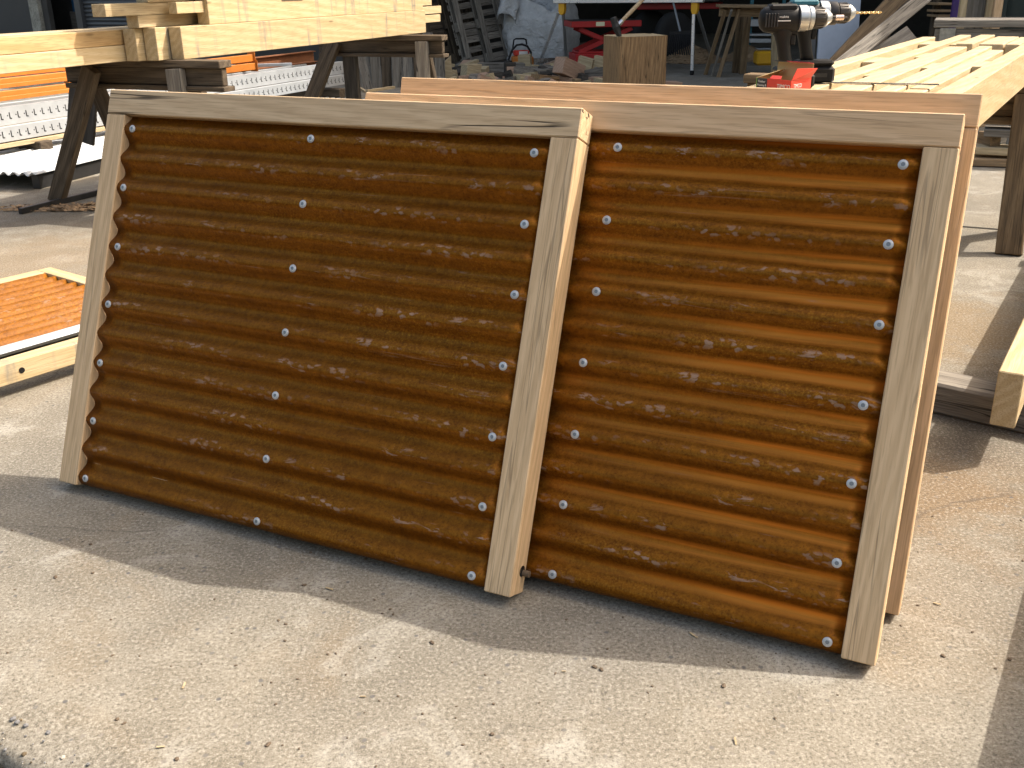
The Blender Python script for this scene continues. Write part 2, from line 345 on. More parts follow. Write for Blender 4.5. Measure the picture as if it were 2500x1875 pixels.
M_wall = plain('shed_cladding', (.05, .048, .045), .85, 0, .3)
M_inner = plain('shed_inner_wall', (.03, .028, .026), .9, 0, .4)
M_green = plain('door_green', (.035, .05, .045), .5, 0, .1)
M_roof = plain('roof_sheet', (.12, .12, .12), .7, 0, .2)
M_label = plain('sticker', (.62, .62, .42), .6, 0, .1)
M_ham = plain('hammer_iron', (.05, .05, .05), .5, .7, .3)
M_ash = wood('ash_handle', (.55, .42, .27), (.46, .34, .2), (.3, .2, .12), 14, 0, .5, .05, knots=0)
M_bluew = plain('board_blue_white', (.34, .41, .52), .8, 0, .16, scale=7)
M_purple = plain('purple_card', (.07, .03, .17), .6, 0, .2)
M_chip = plain('sawdust', (.30, .20, .115), .95, 0, .4, bump=.8, scale=60)
M_peg = plain('dowel', (.10, .07, .045), .7, 0, .3)
M_blkpl = plain('black_fork', (.012, .012, .013), .5, 0, .2)
def bagmat():
    k = NT('bulk_bag_fabric'); v = k.coord(); n = k.noise(v, 7, 5, .6); f = k.noise(v, 180, 2)
    k.set('Base Color', k.mix(k.ramp(n, (.3, 0), (.7, 1)), (.40, .41, .42), (.56, .57, .58))); k.set('Roughness', .6)
    k.bump(k.math('ADD', k.noise(v, 12, 4, .6, 1.2), k.math('MULTIPLY', f, .1)), .8, .05); return k.m
M_bag = bagmat()

# ================================================================== SETTING
# concrete yard: one sheet with a broken, rounded slab edge that cuts the near left corner
ae, be = ab(P(45, 1838))
def ground():
    av = sorted(set([-70, -40, -25, -15, -9, -6] + [-5+i*.5 for i in range(0, 7)] + [-1.9+i*.022 for i in range(0, 64)] + [-.4, 0, 1, 2, 4, 7, 12, 20, 35, 60]))
    prof = [(-.016, -.075), (-.012, -.055), (-.005, -.034), (.004, -.020), (.022, -.014), (.045, -.0075), (.075, -.003), (.12, 0), (.3, 0), (1, 0), (2, 0), (4, 0), (7, 0), (11, 0), (16, 0), (25, 0), (45, 0), (90, 0)]
    bm = bmesh.new(); G = []
    for a in av:
        row = []
        for i, (b, z) in enumerate(prof):
            j = (noise.noise(Vector((a*7, i*.1, 3)))*.022 + noise.noise(Vector((a*31, i*.9, 1)))*.010) if i < 7 else 0
            zz = z + (noise.noise(Vector((a*40, i*2.1, 5)))*.004 if 1 < i < 7 else 0)
            row.append(bm.verts.new(Q(a, be+b+j, zz)))
        G.append(row)
    for i in range(len(G)-1):
        for j in range(len(prof)-1): bm.faces.new([G[i][j], G[i+1][j], G[i+1][j+1], G[i][j+1]])
    return tag(mobj('concrete_yard', bm, M_conc, None, None, True), kind='structure')
ground()
bm = bmesh.new(); gr = []
for i in range(41):
    gr.append([bm.verts.new(Q(-6+i*.3, be-4+j*.2, -.046+noise.noise(Vector((i*1.3, j*1.1, 0)))*.010)) for j in range(22)])
for i in range(40):
    for j in range(21): bm.faces.new([gr[i][j], gr[i+1][j], gr[i+1][j+1], gr[i][j+1]])
tag(mobj('soil', bm, M_soil, None, None, True), kind='structure')
jA, jB = P(2200, 617), P(2700, 640)
tag(box('slab_joint', Q(ab(jA)[0]-6, ab(jA)[1], .004), jB+(jB-jA)*3+UZ*.004, .012, .002, M_dkst, bev=0), kind='structure')

# workshop: left facade with shutter and door, open bay on the right, roof
wk = empty('workshop_building', Q(-10, 13, 0), 'dark workshop with a roller shutter and a wide open bay behind the yard', 'building')
FB = 13.0
def facade(name, x0, x1, z0, z1, mat, dep=.12, off=0.0, parent=wk):
    a0 = ab(PB(x0, 20, FB))[0] if not isinstance(x0, float) else x0; a1 = ab(PB(x1, 20, FB))[0] if not isinstance(x1, float) else x1
    return box(name, Q(a0, FB+off, (z0+z1)/2), Q(a1, FB+off, (z0+z1)/2), dep, z1-z0, mat, parent, bev=.004, ay=0)
facade('door', -260, 82, .0, 3.0, M_door, .06)
facade('post', 84, 106, 0, 3.6, M_post, .2, -.12)
facade('post', 108, 122, 0, 3.6, M_wall, .1, -.05)
facade('blue_panel', 122, 188, 0, 3.2, M_blue, .05, .5)
facade('board', 130, 188, 0, .80, M_char, .06, .35)
facade('board', 146, 188, .80, .93, M_char, .06, .35)
facade('door_frame', 186, 200, 0, 3.4, M_shut, .1, -.04)
sh_a0, sh_a1 = ab(PB(201, 20, FB))[0], ab(PB(560, 20, FB))[0]
shut = box('roller_shutter', Q(sh_a0, FB+.06, 1.6), Q(sh_a1, FB+.06, 1.6), .02, 3.2, M_shut, wk, bev=0, ay=0)
prof = [(-.0, .0), (-.008, .012), (-.022, .022), (-.026, .037), (-.022, .052), (-.008, .064), (-.004, .075), (0, .075)]
bm = bmesh.new()
l = [bm.verts.new((0, y, z)) for y, z in prof]; r = [bm.verts.new((sh_a1-sh_a0, y, z)) for y, z in prof]
for i in range(len(prof)-1): bm.faces.new([l[i], r[i], r[i+1], l[i+1]])
bm.faces.new(l); bm.faces.new(r[::-1])
smesh = None
for i in range(22):
    M = frame(Q(sh_a0, FB+.055, .25+i*.0755), E1)
    if smesh is None:
        o = mobj('shutter_slat', bm, M_shut, shut, M); smesh = o.data
    else: link(bpy.data.objects.new('shutter_slat', smesh), shut, M)
facade('wall', 560, 905, 0, 6.0, M_wall, .15)
facade('inner_wall', -300, 560, 0, 6.0, M_inner, .1, .8)
facade('wall', -2600, -262, 0, 6.0, M_wall, .15)
bay0 = ab(PB(905, 20, FB))[0]
box('side_wall', Q(bay0, FB+.16, 3), Q(bay0, 24, 3), .12, 6, M_inner, wk, bev=0)
box('back_wall', Q(bay0-.2, 24, 3.2), Q(14, 24, 3.2), .15, 6.4, M_inner, wk, bev=0)
box('side_wall', Q(13.5, 12.6, 3), Q(13.5, 24, 3), .12, 6, M_inner, wk, bev=0)
prism('roof', [(0, 0), (0, .12), (7, 1.3), (14, .12), (14, 0), (7, 1.15)], 60, M_roof, wk, Matrix.Translation(Q(16, 12.3, 6.0)) @ Matrix(((E2.x, -E1.x, 0, 0), (E2.y, -E1.y, 0, 0), (0, 0, 1, 0), (0, 0, 0, 1))))
for x in (1.5, 9.0): box('steel_post', Q(x, 12.6, 0), Q(x, 12.6, 6.0), .16, .16, M_shut, wk, up=E1, bev=.01)
# big dark green doors folded back at the right edge
dr = empty('sliding_door', PB(2430, 30, 10.5)*1, 'tall dark green ribbed door behind the grey bench at the right edge', 'door')
d0, d1 = ab(PB(2424, 30, 10.5))[0], ab(PB(2760, 30, 10.5))[0]
box('door_panel', Q(d0, 10.5, 1.5), Q(d1, 10.5, 1.5), .04, 3.0, M_green, dr, bev=.003, ay=0)
for i in range(6): box('rib', Q(d0+.1+i*.23, 10.47, .02), Q(d0+.1+i*.23, 10.47, 2.98), .06, .03, M_green, dr, up=E1, bev=.003)

# ================================================================== FRAMED PANELS
def sheet_mesh(name, W_, v0, v1, vc, pitch, amp, mat, parent, M, nseg=14, dent=.0012):
    """corrugated sheet: local x along the flutes, local y across them, local z out; crest at z = 0"""
    bm = bmesh.new(); NU = 36; ys = []; n = int((v1-v0)/pitch*nseg)
    rows = []
    for side in (0, 1):
        g = []
        for j in range(n+1):
            y = v0+(v1-v0)*j/n; ph = 2*math.pi*(y-vc)/pitch
            z = -amp + amp*math.cos(ph) - side*.0012
            g.append([bm.verts.new((W_*i/NU, y + noise.noise(Vector((i*.31, y*5, 1)))*dent*.8, z + noise.noise(Vector((i*.37+W_*9, y*22, side*0)))*dent)) for i in range(NU+1)])
        rows.append(g)
    for g in rows:
        for j in range(n):
            for i in range(NU): bm.faces.new([g[j][i], g[j][i+1], g[j+1][i+1], g[j+1][i]])
    a, b = rows
    for i in range(NU):
        for j in (0, n): bm.faces.new([a[j][i], a[j][i+1], b[j][i+1], b[j][i]])
    for j in range(n):
        for i in (0, NU): bm.faces.new([a[j][i], a[j+1][i], b[j+1][i], b[j][i]])
    return mobj(name, bm, mat, parent, M, True)
SCR = {}
def screw(parent, M):
    if not SCR:
        bm = bmesh.new(); bm_lathe(bm, [(-.004, .0066), (.0, .0094), (.0012, .0094), (.0016, .0080), (.0028, .0075), (.0037, .0056), (.0038, .0042), (.0024, .0038)], 16)
        SCR['h'] = bm; o = mobj('screw', bm, M_screw, parent, M, True); o.data.set_sharp_from_angle(angle=R(40)); SCR['hm'] = o.data
        bm = bmesh.new(); bm_lathe(bm, [(.0020, .0041), (.0034, .0041)], 6); q = mobj('recess', bm, M_recess, o, M); SCR['rm'] = q.data
    else:
        o = link(bpy.data.objects.new('screw', SCR['hm']), parent, M); link(bpy.data.objects.new('recess', SCR['rm']), o, M)
    return o
TH, SW = .068, .062
def panel(name, x, y, yaw, lean, W_, H, label, mats, sheet_mat, screws=True, group='framed corrugated panels'):
    u = Vector((math.cos(yaw), -math.sin(yaw), 0)); bk = Vector((math.sin(yaw), math.cos(yaw), 0))
    v = UZ*math.cos(lean) + bk*math.sin(lean); n = u.cross(v)
    o = Vector((x, y, TH*math.sin(lean)+.001))
    root = empty(name, o, label, 'panel', group)
    m_rail, m_st = mats
    at = lambda a, b, c=0: o + u*a + v*b + n*c
    box('top_rail', at(0, H-SW/2, -TH/2), at(W_, H-SW/2, -TH/2), SW, TH, m_rail, root, up=n, bev=.0022)
    for a in (SW/2, W_-SW/2):
        box('stile', at(a, 0, -TH/2), at(a, H-SW-.0012, -TH/2), SW, TH, m_st, root, up=n, bev=.0022)
    box('batten', at(W_/2, .004, -TH+.018), at(W_/2, H-SW-.002, -TH+.018), .05, .03, m_st, root, up=n, bev=.002)
    box('bottom_rail', at(SW+.0005, .034, -TH+.0212), at(W_-SW-.0005, .034, -TH+.0212), .066, .0405, m_st, root, up=n, bev=0)
    pitch = (H-.097-.024)/12
    M = Matrix(((u.x, v.x, n.x, 0), (u.y, v.y, n.y, 0), (u.z, v.z, n.z, 0), (0, 0, 0, 1)))
    M.translation = at(SW+.0008, 0, -.0035)
    sheet = sheet_mesh('corrugated_sheet', W_-2*SW-.0016, .003, H-.052, .024, pitch, .0112, sheet_mat, root, M)
    if screws:
        for c in (SW+.028, W_/2-.01, W_-SW-.03):
            for k in range(0, 13, 2):
                p = at(c+random.uniform(-.004, .004), .024+k*pitch+random.uniform(-.0015, .0015), -.0030)
                x_ = (n + u*random.uniform(-.04, .04) + v*random.uniform(-.04, .04)).normalized()
                screw(root, frame(p, x_, v) @ Matrix.Rotation(random.random(), 4, 'X'))
    return root, at, u, v, n
p1, at1, u1, v1, n1 = panel('framed_panel', -1.190, 2.343, R(25.8), R(21.81), 1.3089, 1.0254, 'front rusty corrugated panel with cracked oak frame overlapping the next', (M_oakc, M_oak), M_rust)
lathe('peg', [(-.004, .012), (.001, .012)], M_black, p1, frame(at1(1.3089+.0005, .050, -.045), u1, n1), 14)
lathe('peg', [(-.003, .0075), (.016, .0072)], M_peg, p1, frame(at1(1.3089+.0005, .046, -.050), u1, n1), 12)
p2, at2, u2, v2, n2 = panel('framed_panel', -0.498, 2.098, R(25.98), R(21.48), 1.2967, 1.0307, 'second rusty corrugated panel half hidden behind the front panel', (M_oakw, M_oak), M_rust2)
p3, at3, u3, v3, n3 = panel('framed_panel', -0.363, 2.258, R(26.14), R(14.22), 1.2675, 1.0273, 'rearmost framed panel showing only its oak top rail and right stile', (M_oakw, M_oakw), M_rust)

# panel lying flat at the left edge
def flat_panel():
    A, B = P(0, 946, .045), P(176, 891, .045); d = (B-A).normalized(); d = Vector((d.x, d.y, 0)).normalized(); w_ = UZ.cross(d)
    o = A - d*.55; L = 2.2
    # far right frame rail: passes through the pixel (205,700)
    far = P(120, 681, .113); Wd = (far-A).dot(w_)+.0
    far_r = P(205, 702, .113); L = (far_r-o).dot(d) + .03
    Wd = 1.02
    root = empty('framed_panel', o, 'rusty corrugated panel lying flat on the concrete at the left edge', 'panel', 'framed corrugated panels')
    at = lambda a, b, c=0: o + d*a + w_*b + UZ*c
    box('stile', at(0, SW/2, TH/2), at(L, SW/2, TH/2), SW, TH, M_fresh, root, bev=.002)
    box('stile', at(0, Wd-SW/2, TH/2), at(L, Wd-SW/2, TH/2), SW, TH, M_fresh, root, bev=.002)
    box('top_rail', at(L+SW/2+.001, 0, TH/2), at(L+SW/2+.001, Wd, TH/2), SW, TH, M_fresh, root, bev=.002)
    M = Matrix(((d.x, w_.x, 0, 0), (d.y, w_.y, 0, 0), (0, 0, 1, 0), (0, 0, 0, 1))); M.translation = at(.001, 0, TH-.002)
    sheet_mesh('glare_strip', L-.002, SW+.064, SW+.128, SW+.13-.0757, .0757, .0112, M_white, root, M)  # white strip added in place of a sun glint along the flutes
    sheet_mesh('corrugated_sheet', L-.002, SW+.1285, Wd-SW-.001, SW+.13, .0757, .0112, M_rustw, root, M)
    box('bearer', at(L*.35, SW+.0, -.0225), at(L*.35, Wd-SW, -.0225), .05, .045, M_dark, root, bev=.002)
    box('bearer', at(L*.9, SW+.0, -.0225), at(L*.9, Wd-SW, -.0225), .05, .045, M_dark, root, bev=.002)
    h = P(53, 900, .085); a_ = (h-o).dot(d); lathe('bolt_hole', [(0, .010), (.0015, .010)], M_black, root, frame(at(a_, -.0012, .034), w_), 12)
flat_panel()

# ================================================================== RIGHT TIMBERS ON TRESTLES
ZT = .75
TE = Vector((.927, -.375, 0)); TD = Vector((.375, .927, 0))
def trestle(name, c, ax, L, label, mat=M_dark, H=ZT, splay=.24, lw=.10, group='weathered timber trestles', third=True):
    """c: ground point under the middle; ax: long axis"""
    ax = ax.normalized(); fy = UZ.cross(ax)
    root = empty(name, c, label, 'trestle', group)
    box('top_plank', c-ax*L/2+UZ*(H-.0225), c+ax*L/2+UZ*(H-.0225), .11, .045, mat, root, bev=.004)
    box('beam', c-ax*(L/2-.012)+UZ*(H-.046-.055), c+ax*(L/2-.012)+UZ*(H-.046-.055), .045, .108, mat, root, bev=.004)
    box('lower_plank', c-ax*L/2*.98+UZ*(H-.046-.11-.016), c+ax*L/2*.98+UZ*(H-.046-.11-.016), .10, .03, mat, root, bev=.003)
    for s in (-1, 1):
        for t in (-1, 1):
            top = c+ax*s*(L/2-.13)+fy*t*.044+UZ*(H-.05); ft = c+ax*s*(L/2-.08)+fy*t*(.03+splay)
            box('leg', ft, top, lw, .05, mat, root, up=ax.cross(top-ft), bev=.004)
    for s in (-1, 1):
        q = c+ax*s*(L/2-.105); box('brace', q-fy*.17+UZ*.33, q+fy*.17+UZ*.33, .025, .09, mat, root, bev=.003)
    return root
# rails
RD = (E2 - E1*.022).normalized()
def RQ(a, b, z=0): return Q(a, 3.9, z) + RD*(b-3.9)
RA = [(-1.100, -1.035, 6.05), (-.950, -.890, 6.30), (-.845, -.765, 5.25), (-.722, -.668, 5.33), (-.664, -.606, 5.22), (-.560, -.490, 6.9)]
rl = ['leftmost pale rail on the right trestles, beside the drills', 'second pale rail from the drills on the right trestles', 'third pale rail from the drills on the right trestles',
      'fourth pale rail from the drills, close against the fifth', 'fifth pale rail from the drills, slightly lower than its neighbours', 'outer right pale rail with grey stains on its lit side']
back_b = lambda a: ab(at3(0, .95, -TH))[1] + .035
for i, (a0, a1, be_) in enumerate(RA):
    b0 = back_b(a0)+.015*(i % 3); hh_ = .150 if i == 4 else .16
    A = RQ((a0+a1)/2, b0, ZT+hh_/2); B = RQ((a0+a1)/2, be_, ZT+hh_/2)
    o = box('timber_rail', A, B, a1-a0, hh_, M_fresh if i == 5 else M_rail, None, bev=.003)
    tag(o, rl[i], 'timber', 'pale timber rails on the right trestles')
far = [(-.850, -.775, 6.36, 'left far pale post end beyond the third rail'), (-.745, -.640, 6.2, 'second far pale post end beyond the short rails'), (-.630, -.570, 6.15, 'third far pale post end beyond the short rails'), (-.44, -.30, 6.3, 'far pale post end at the right edge beyond the outer rail')]
for a0, a1, be_, lab in far:
    tag(box('timber_post', RQ((a0+a1)/2, 5.50, ZT+.08), RQ((a0+a1)/2, be_, ZT+.08), a1-a0, .158, M_rail, None, bev=.003), lab, 'timber', 'far post ends on the right trestle')
pk = [(4.33, 0, .022), (5.56, 0, .022), (3.72, 1, .02), (4.65, 1, .02), (5.56, 1, .02), (4.09, 2, .012), (4.20, 4, .004)]
pl = ['short packing block between the first two pale rails, nearer one', 'farthest packing block between the first two pale rails', 'nearest packing block between the second and third pale rails', 'middle packing block between the second and third pale rails',
      'far packing block beyond the end of the third pale rail', 'packing block between the third and fourth pale rails', 'packing block against the outer stained rail']
for (b, gi, dz), lab in zip(pk, pl):
    z = ZT+.154-dz*.2; a0 = RA[gi][1]+.002; a1 = min(RA[gi+1][0], RA[gi][1]+.07)-.002
    o = box('packing_block', RQ((a0+a1)/2, b, z-.05), RQ((a0+a1)/2, b+.26, z-.05), a1-a0, .10, M_rail, None, bev=.002)
    tag(o, lab, 'wood block', 'packing blocks between the rails')
TR = Q(-.80, 4.72)
ftR = P(2462, 622)
aR, bR = ab(ftR)
trestle('trestle', Q(aR+.08-.75, bR+.27), E1, 1.5, 'brown trestle under the far part of the pale rails at the right', M_brownw, lw=.115)
trestle('trestle', Q(-.98, 2.95), E1, .85, 'trestle under the near ends of the pale rails, behind the panels', M_brownw)
ru = P(2003, 201, ZT+.163); rv = P(2293, 206.5, ZT+.163)
tag(box('steel_rule', ru, rv, .030, .0025, M_steel, None, bev=0), 'thin steel rule lying across the pale rails beside the drills', 'ruler')

# low beams on sleepers at the right edge
eb0, eb1 = P(2424, 1035, .1), P(2475, 1040, .1)
ed = (E2).normalized()
A = P(2438, 905, .254)+E1*.031 - UZ*.077
tag(box('timber_beam', A, A+ed*2.6, .062, .154, M_fresh, None, bev=.003), 'pale beam with square end grain lying low at the right edge', 'timber', 'low beams on sleepers at the right')
tag(box('timber_beam', A+E1*.33-ed*1.9, A+E1*.33+ed*2.2, .062, .154, M_fresh, None, bev=.003), 'pale beam lying low just outside the right edge', 'timber', 'low beams on sleepers at the right')
sA, sB = P(2285, 1012), P(2500, 1062); sd = (sB-sA).normalized()
for k, (off_, lab) in enumerate((((0, 0), 'weathered grey sleeper under the pale beam at the right edge'), ((1, 1.7), 'weathered sleeper under the far end of the low right beams'))):
    if k == 0: q0, q1 = sA-sd*.18, sB+sd*.75
    else: q0, q1 = A-UZ*A.z-E1*.15+ed*2.2, A-UZ*A.z+E1*.75+ed*2.2
    tag(box('sleeper', q0+UZ*.0485, q1+UZ*.0485, .13, .097, M_greyw, None, bev=.008, ay=0), lab, 'timber', 'sleepers under the low beams')
q = A-UZ*A.z+E1*.33-ed*1.7
tag(box('sleeper', q-E1*.1+UZ*.0485, q+E1*.5+UZ*.0485, .13, .097, M_greyw, None, bev=.008), 'weathered sleeper under the near end of the outer beam', 'timber', 'sleepers under the low beams')

# ================================================================== LEFT TIMBERS ON TRESTLES
LD = Vector((.372, .928, 0)).normalized(); LN = Vector((LD.y, -LD.x, 0))     # LN faces the viewer
ZL = .85; KL = (CAM_H-ZL)/.47
HB = .215*KL
def lbeam(s, e, label, h=HB, z=ZL, wd=.105*KL, mat=M_fresh, name='timber_beam', grp='pale beams stacked on the left trestles'):
    o = box(name, s - LN*wd/2 + UZ*(z+h/2-s.z), e - LN*wd/2 + UZ*(z+h/2-e.z), wd, h, mat, None, bev=.003); return tag(o, label, 'timber', grp)
s1 = P(450, 145.6, ZL); L1 = 3.83*KL
lbeam(s1, s1+LD*L1, 'front pale beam on the left trestles with blue-grey stains')
s2 = P(395, 148.5, ZL); s2 = s1 - LN*.112*KL + LD*(s2-s1).dot(LD)
lbeam(s2, s2+LD*3.6*KL, 'second pale beam, its end sticking out left of the front beam')
s3 = s1 - LN*.224*KL + LD*((P(331, 148.5, ZL)-s1).dot(LD)-.03)
lbeam(s3, s3+LD*3.4*KL, 'third pale beam, its end sticking out farthest left')
s4 = s1 - LN*.34*KL; l0 = P(0, 184.5, ZL); s4a = s4 + LD*((l0-s4).dot(LD)-1.3)
lbeam(s4a, s4a+LD*3.6, 'lower long pale plank running out of the left edge', h=.105*KL, wd=.10*KL, mat=M_rail)
lbeam(s4a-LN*.004, s4a-LN*.004+LD*3.6, 'upper long pale plank running out of the left edge, with curved grain', h=.100*KL, z=ZL+.107*KL, wd=.10*KL, mat=M_curl)
for i, lab in enumerate(('first', 'second', 'third', 'fourth')):
    qq = s4a - LN*(.085*KL+.012+(.11*i+.02)*1.0); e_ = qq + LD*((P(397, 60, ZL+HB)-qq).dot(LD)-.05*i+(1.3 if i > 1 else 0))  # rear two planks lengthened out of sight to shade the ground at left
    lbeam(qq, e_, lab+' pale plank behind the long planks at the left edge, seen edge-on from above', h=HB-.003*(i % 2)-.002-(.035 if i > 1 else 0), wd=.105, mat=M_rail)
# upper beam with a tenon and a mortise
zc = ZL+HB+.001; c0 = s1 + LD*.34*KL
cr = empty('timber_beam', c0, 'upper deep pale beam on the stack with a notched tenon and a mortise', 'timber', 'pale beams stacked on the left trestles')
box('beam_body', c0-LN*.06*KL+UZ*(zc+.16*KL-c0.z), c0-LN*.06*KL+LD*3.46*KL+UZ*(zc+.16*KL-c0.z), .10*KL, .32*KL, M_fresh, cr, bev=.003)
mo = c0 + LD*.94*KL
box('mortise', mo+UZ*(zc+.165*KL-mo.z)-LN*.0075, mo+LD*.30*KL+UZ*(zc+.165*KL-mo.z)-LN*.0075, .004, .055*KL, M_peg, cr, bev=0)
for (dl, ln, ex, zz, hh_, wd, name, lab) in ((-.55, .9, .22, .040, .078, .10, 'timber_offcut', 'short lower block under the notched stub left of the upper beam'), (-.85, 1.1, .22, .120, .078, .11, 'timber_offcut', 'pale stub with round grain sticking out left of the upper beam'), (-.45, .9, .20, .240, .160, .10, 'timber_offcut', 'topmost stub on the left stack cut off by the picture edge')):
    q = c0 + LD*dl*KL - LN*ex*KL
    tag(box(name, q+UZ*(zc+zz*KL-q.z), q+LD*ln*KL+UZ*(zc+zz*KL-q.z), wd*KL, hh_*KL, M_pale, None, bev=.002), lab, 'timber', 'stub ends on the left stack')
t0 = c0 - LD*.30*KL
box('tenon', t0-LN*.075*KL+UZ*(zc+.120*KL-t0.z), c0-LD*.001-LN*.075*KL+UZ*(zc+.120*KL-c0.z), .07*KL, .075*KL, M_fresh, cr, bev=.002)
for i, (zz, ln, lab) in enumerate(((.03, 4.42, 'lowest of three thin boards sticking out right of the stack'), (.115, 4.45, 'middle of three thin boards sticking out right of the stack'), (.20, 4.22, 'top of three thin boards sticking out right of the stack'))):
    q = s1 - LN*.125*KL
    tag(box('board', q+LD*3.35*KL+UZ*(ZL+(.09+zz)*KL-q.z), q+LD*ln*KL+UZ*(ZL+(.09+zz)*KL-q.z), .02, .074*KL, M_rail, None, bev=.002), lab, 'board', 'thin boards beside the front beam')
q = c0 - LN*.24*KL; zt_ = zc+.322*KL
for k_, lab in ((0, 'front unseen beam added above the left stack to widen its shadow'), (1, 'rear unseen beam added above the left stack to widen its shadow')):
    qq = c0 - LN*(.02+.20*k_); tag(box('timber_beam', qq-LD*(.5-.2*k_)+UZ*(zt_+.085-qq.z), qq+LD*2.6+UZ*(zt_+.085-qq.z), .12, .17, M_fresh, None, bev=.003), lab, 'timber', 'pale beams stacked on the left trestles')  # unseen beams added over the stack so its shadow reaches farther left
# trestles on the left
def left_trestle(px, py, L, label, legs, lh=1.0):
    tA = P(px, py, ZL-.04); c = tA.copy(); c.z = 0; ax = -TE; H = ZL
    root = empty('trestle', c+ax*L/2, label, 'trestle', 'weathered timber trestles')
    mid = -TD*-.05
    q = c + TD*.055
    box('top_plank', q+UZ*(H-.02), q+ax*L+UZ*(H-.02), .11, .04, M_dark, root, bev=.004)
    box('beam', q+ax*.012+UZ*(H-.0405-.047), q+ax*(L-.01)+UZ*(H-.0405-.047), .045, .092, M_dark, root, bev=.004)
    box('lower_plank', q-ax*.01+UZ*(H-.041-.094-.014), q+ax*(L-.02)+UZ*(H-.041-.094-.014), .10, .026, M_dark, root, bev=.003)
    for (ft, tp, wd, mt) in legs(q, ax, H):
        box('leg', ft, tp, wd, .05, mt, root, up=(TD*-1), bev=.004)
    return root, q, ax, H
def legs_near(q, ax, H):
    f1, t1 = P(137, 495), P(224, 166, ZL-.045)
    tr = q + ax*.30 - TD*.05 + UZ*(H-.045); r_f = tr - UZ*tr.z - ax*.05 - TD*.06
    b1 = q + ax*1.02 + TD*.06 + UZ*(H-.05); b2 = q + ax*.30 + TD*.06 + UZ*(H-.05)
    return [(f1, t1, .10, M_dark), (r_f, tr, .10, M_greyw), (b1-UZ*b1.z+TD*.30, b1, .10, M_dark), (b2-UZ*b2.z+TD*.30, b2, .10, M_dark)]
rt1, q_, ax_, H_ = left_trestle(536, 168, 1.12, 'near dark trestle under the left end of the pale beams', legs_near)
g_ = P(224, 225, .62) + TD*.20
box('gusset_board', PY(205, 215, g_.y), PY(196, 345, g_.y), .22, .02, M_char, rt1, up=TD*-1, bev=.002)
def legs_far(q, ax, H):
    tr = q + ax*.17 - TD*.05 + UZ*(H-.045); r_f = tr - UZ*tr.z - ax*.02 - TD*.05
    t2 = q + ax*.95 - TD*.05 + UZ*(H-.05); t3 = q + ax*.84 + UZ*(H-.14)
    b2 = q + ax*.22 + TD*.06 + UZ*(H-.05)
    return [(r_f, tr, .10, M_greyw), (t2-UZ*t2.z+ax*.30-TD*.25, t2, .12, M_dark), (t3-UZ*t3.z+TD*.02, t3, .12, M_char), (b2-UZ*b2.z+TD*.30, b2, .10, M_dark)]
left_trestle(1078, 100, 1.12, 'far dark trestle under the right end of the pale beams', legs_far)
# ================================================================== STEEL AND SHEETS BEHIND THE LEFT TRESTLES
GD = Vector((.409, .913, 0)); GN = Vector((.913, -.409, 0))
def upright(A, L, label, h=.10):
    """galvanised racking upright: C channel with a row of slotted keyholes"""
    M = frame(A, GD); root = empty('racking_upright', A, label, 'racking', 'galvanised racking uprights')
    bm = bmesh.new()
    pr = [(0, 0), (0, h), (.06, h), (.06, h-.012), (.004, h-.004), (.004, .004), (.06, .012), (.06, 0)]
    a = [bm.verts.new((0, y, z)) for y, z in pr]; b = [bm.verts.new((L, y, z)) for y, z in pr]
    bm.faces.new(a); bm.faces.new(b[::-1]); n = len(pr)
    for i in range(n): bm.faces.new([a[i], b[i], b[(i+1) % n], a[(i+1) % n]])
    mobj('channel', bm, M_galv, root, M)
    sm = None
    for i in range(int(L/.075)):
        Mi = frame(A+GD*(.05+i*.075)+UZ*(h*.5), GD)
        if sm is None:
            bm = bmesh.new(); bm_box(bm, -.004, .004, -.0015, .001, -.022, .024); bm_box(bm, .004, .016, -.0015, .001, -.024, -.016); bm_lathe(bm, [(-.0015, .005), (.001, .005)], 8, Matrix.Translation((-.018, 0, .002)) @ Matrix.Rotation(R(90), 4, 'Z'))
            o = mobj('slot', bm, M_dkst, root, Mi); sm = o.data
        else: link(bpy.data.objects.new('slot', sm), root, Mi)
    return root
g0 = P(0, 308, .30)
upright(g0-GD*.7, 5.3, 'upper galvanised slotted upright lying behind the left trestle', .125)
upright(g0-GD*.7+GN*.07-UZ*.105, 5.2, 'lower galvanised slotted upright lying behind the left trestle', .10)
for (off, ln, z, lab) in ((-.45, 5.0, .38, 'grey steel brace frame rail lying behind the slotted uprights'), (-.75, 4.8, .44, 'second grey steel rail lying farther behind the slotted uprights')):
    q = g0 + GN*off - GD*.5; q.z = z
    tag(box('steel_rail', q, q+GD*ln, .05, .04, M_galv, None, bev=.002), lab, 'steel', 'grey steel rails')
q = g0 - GN*.3 + GD*3.2; q.z = .46
tag(box('steel_brace', q-GN*.35, q+GN*.25+GD*.5, .04, .03, M_galv, None, bev=.002), 'diagonal grey steel brace across the racking pile', 'steel')
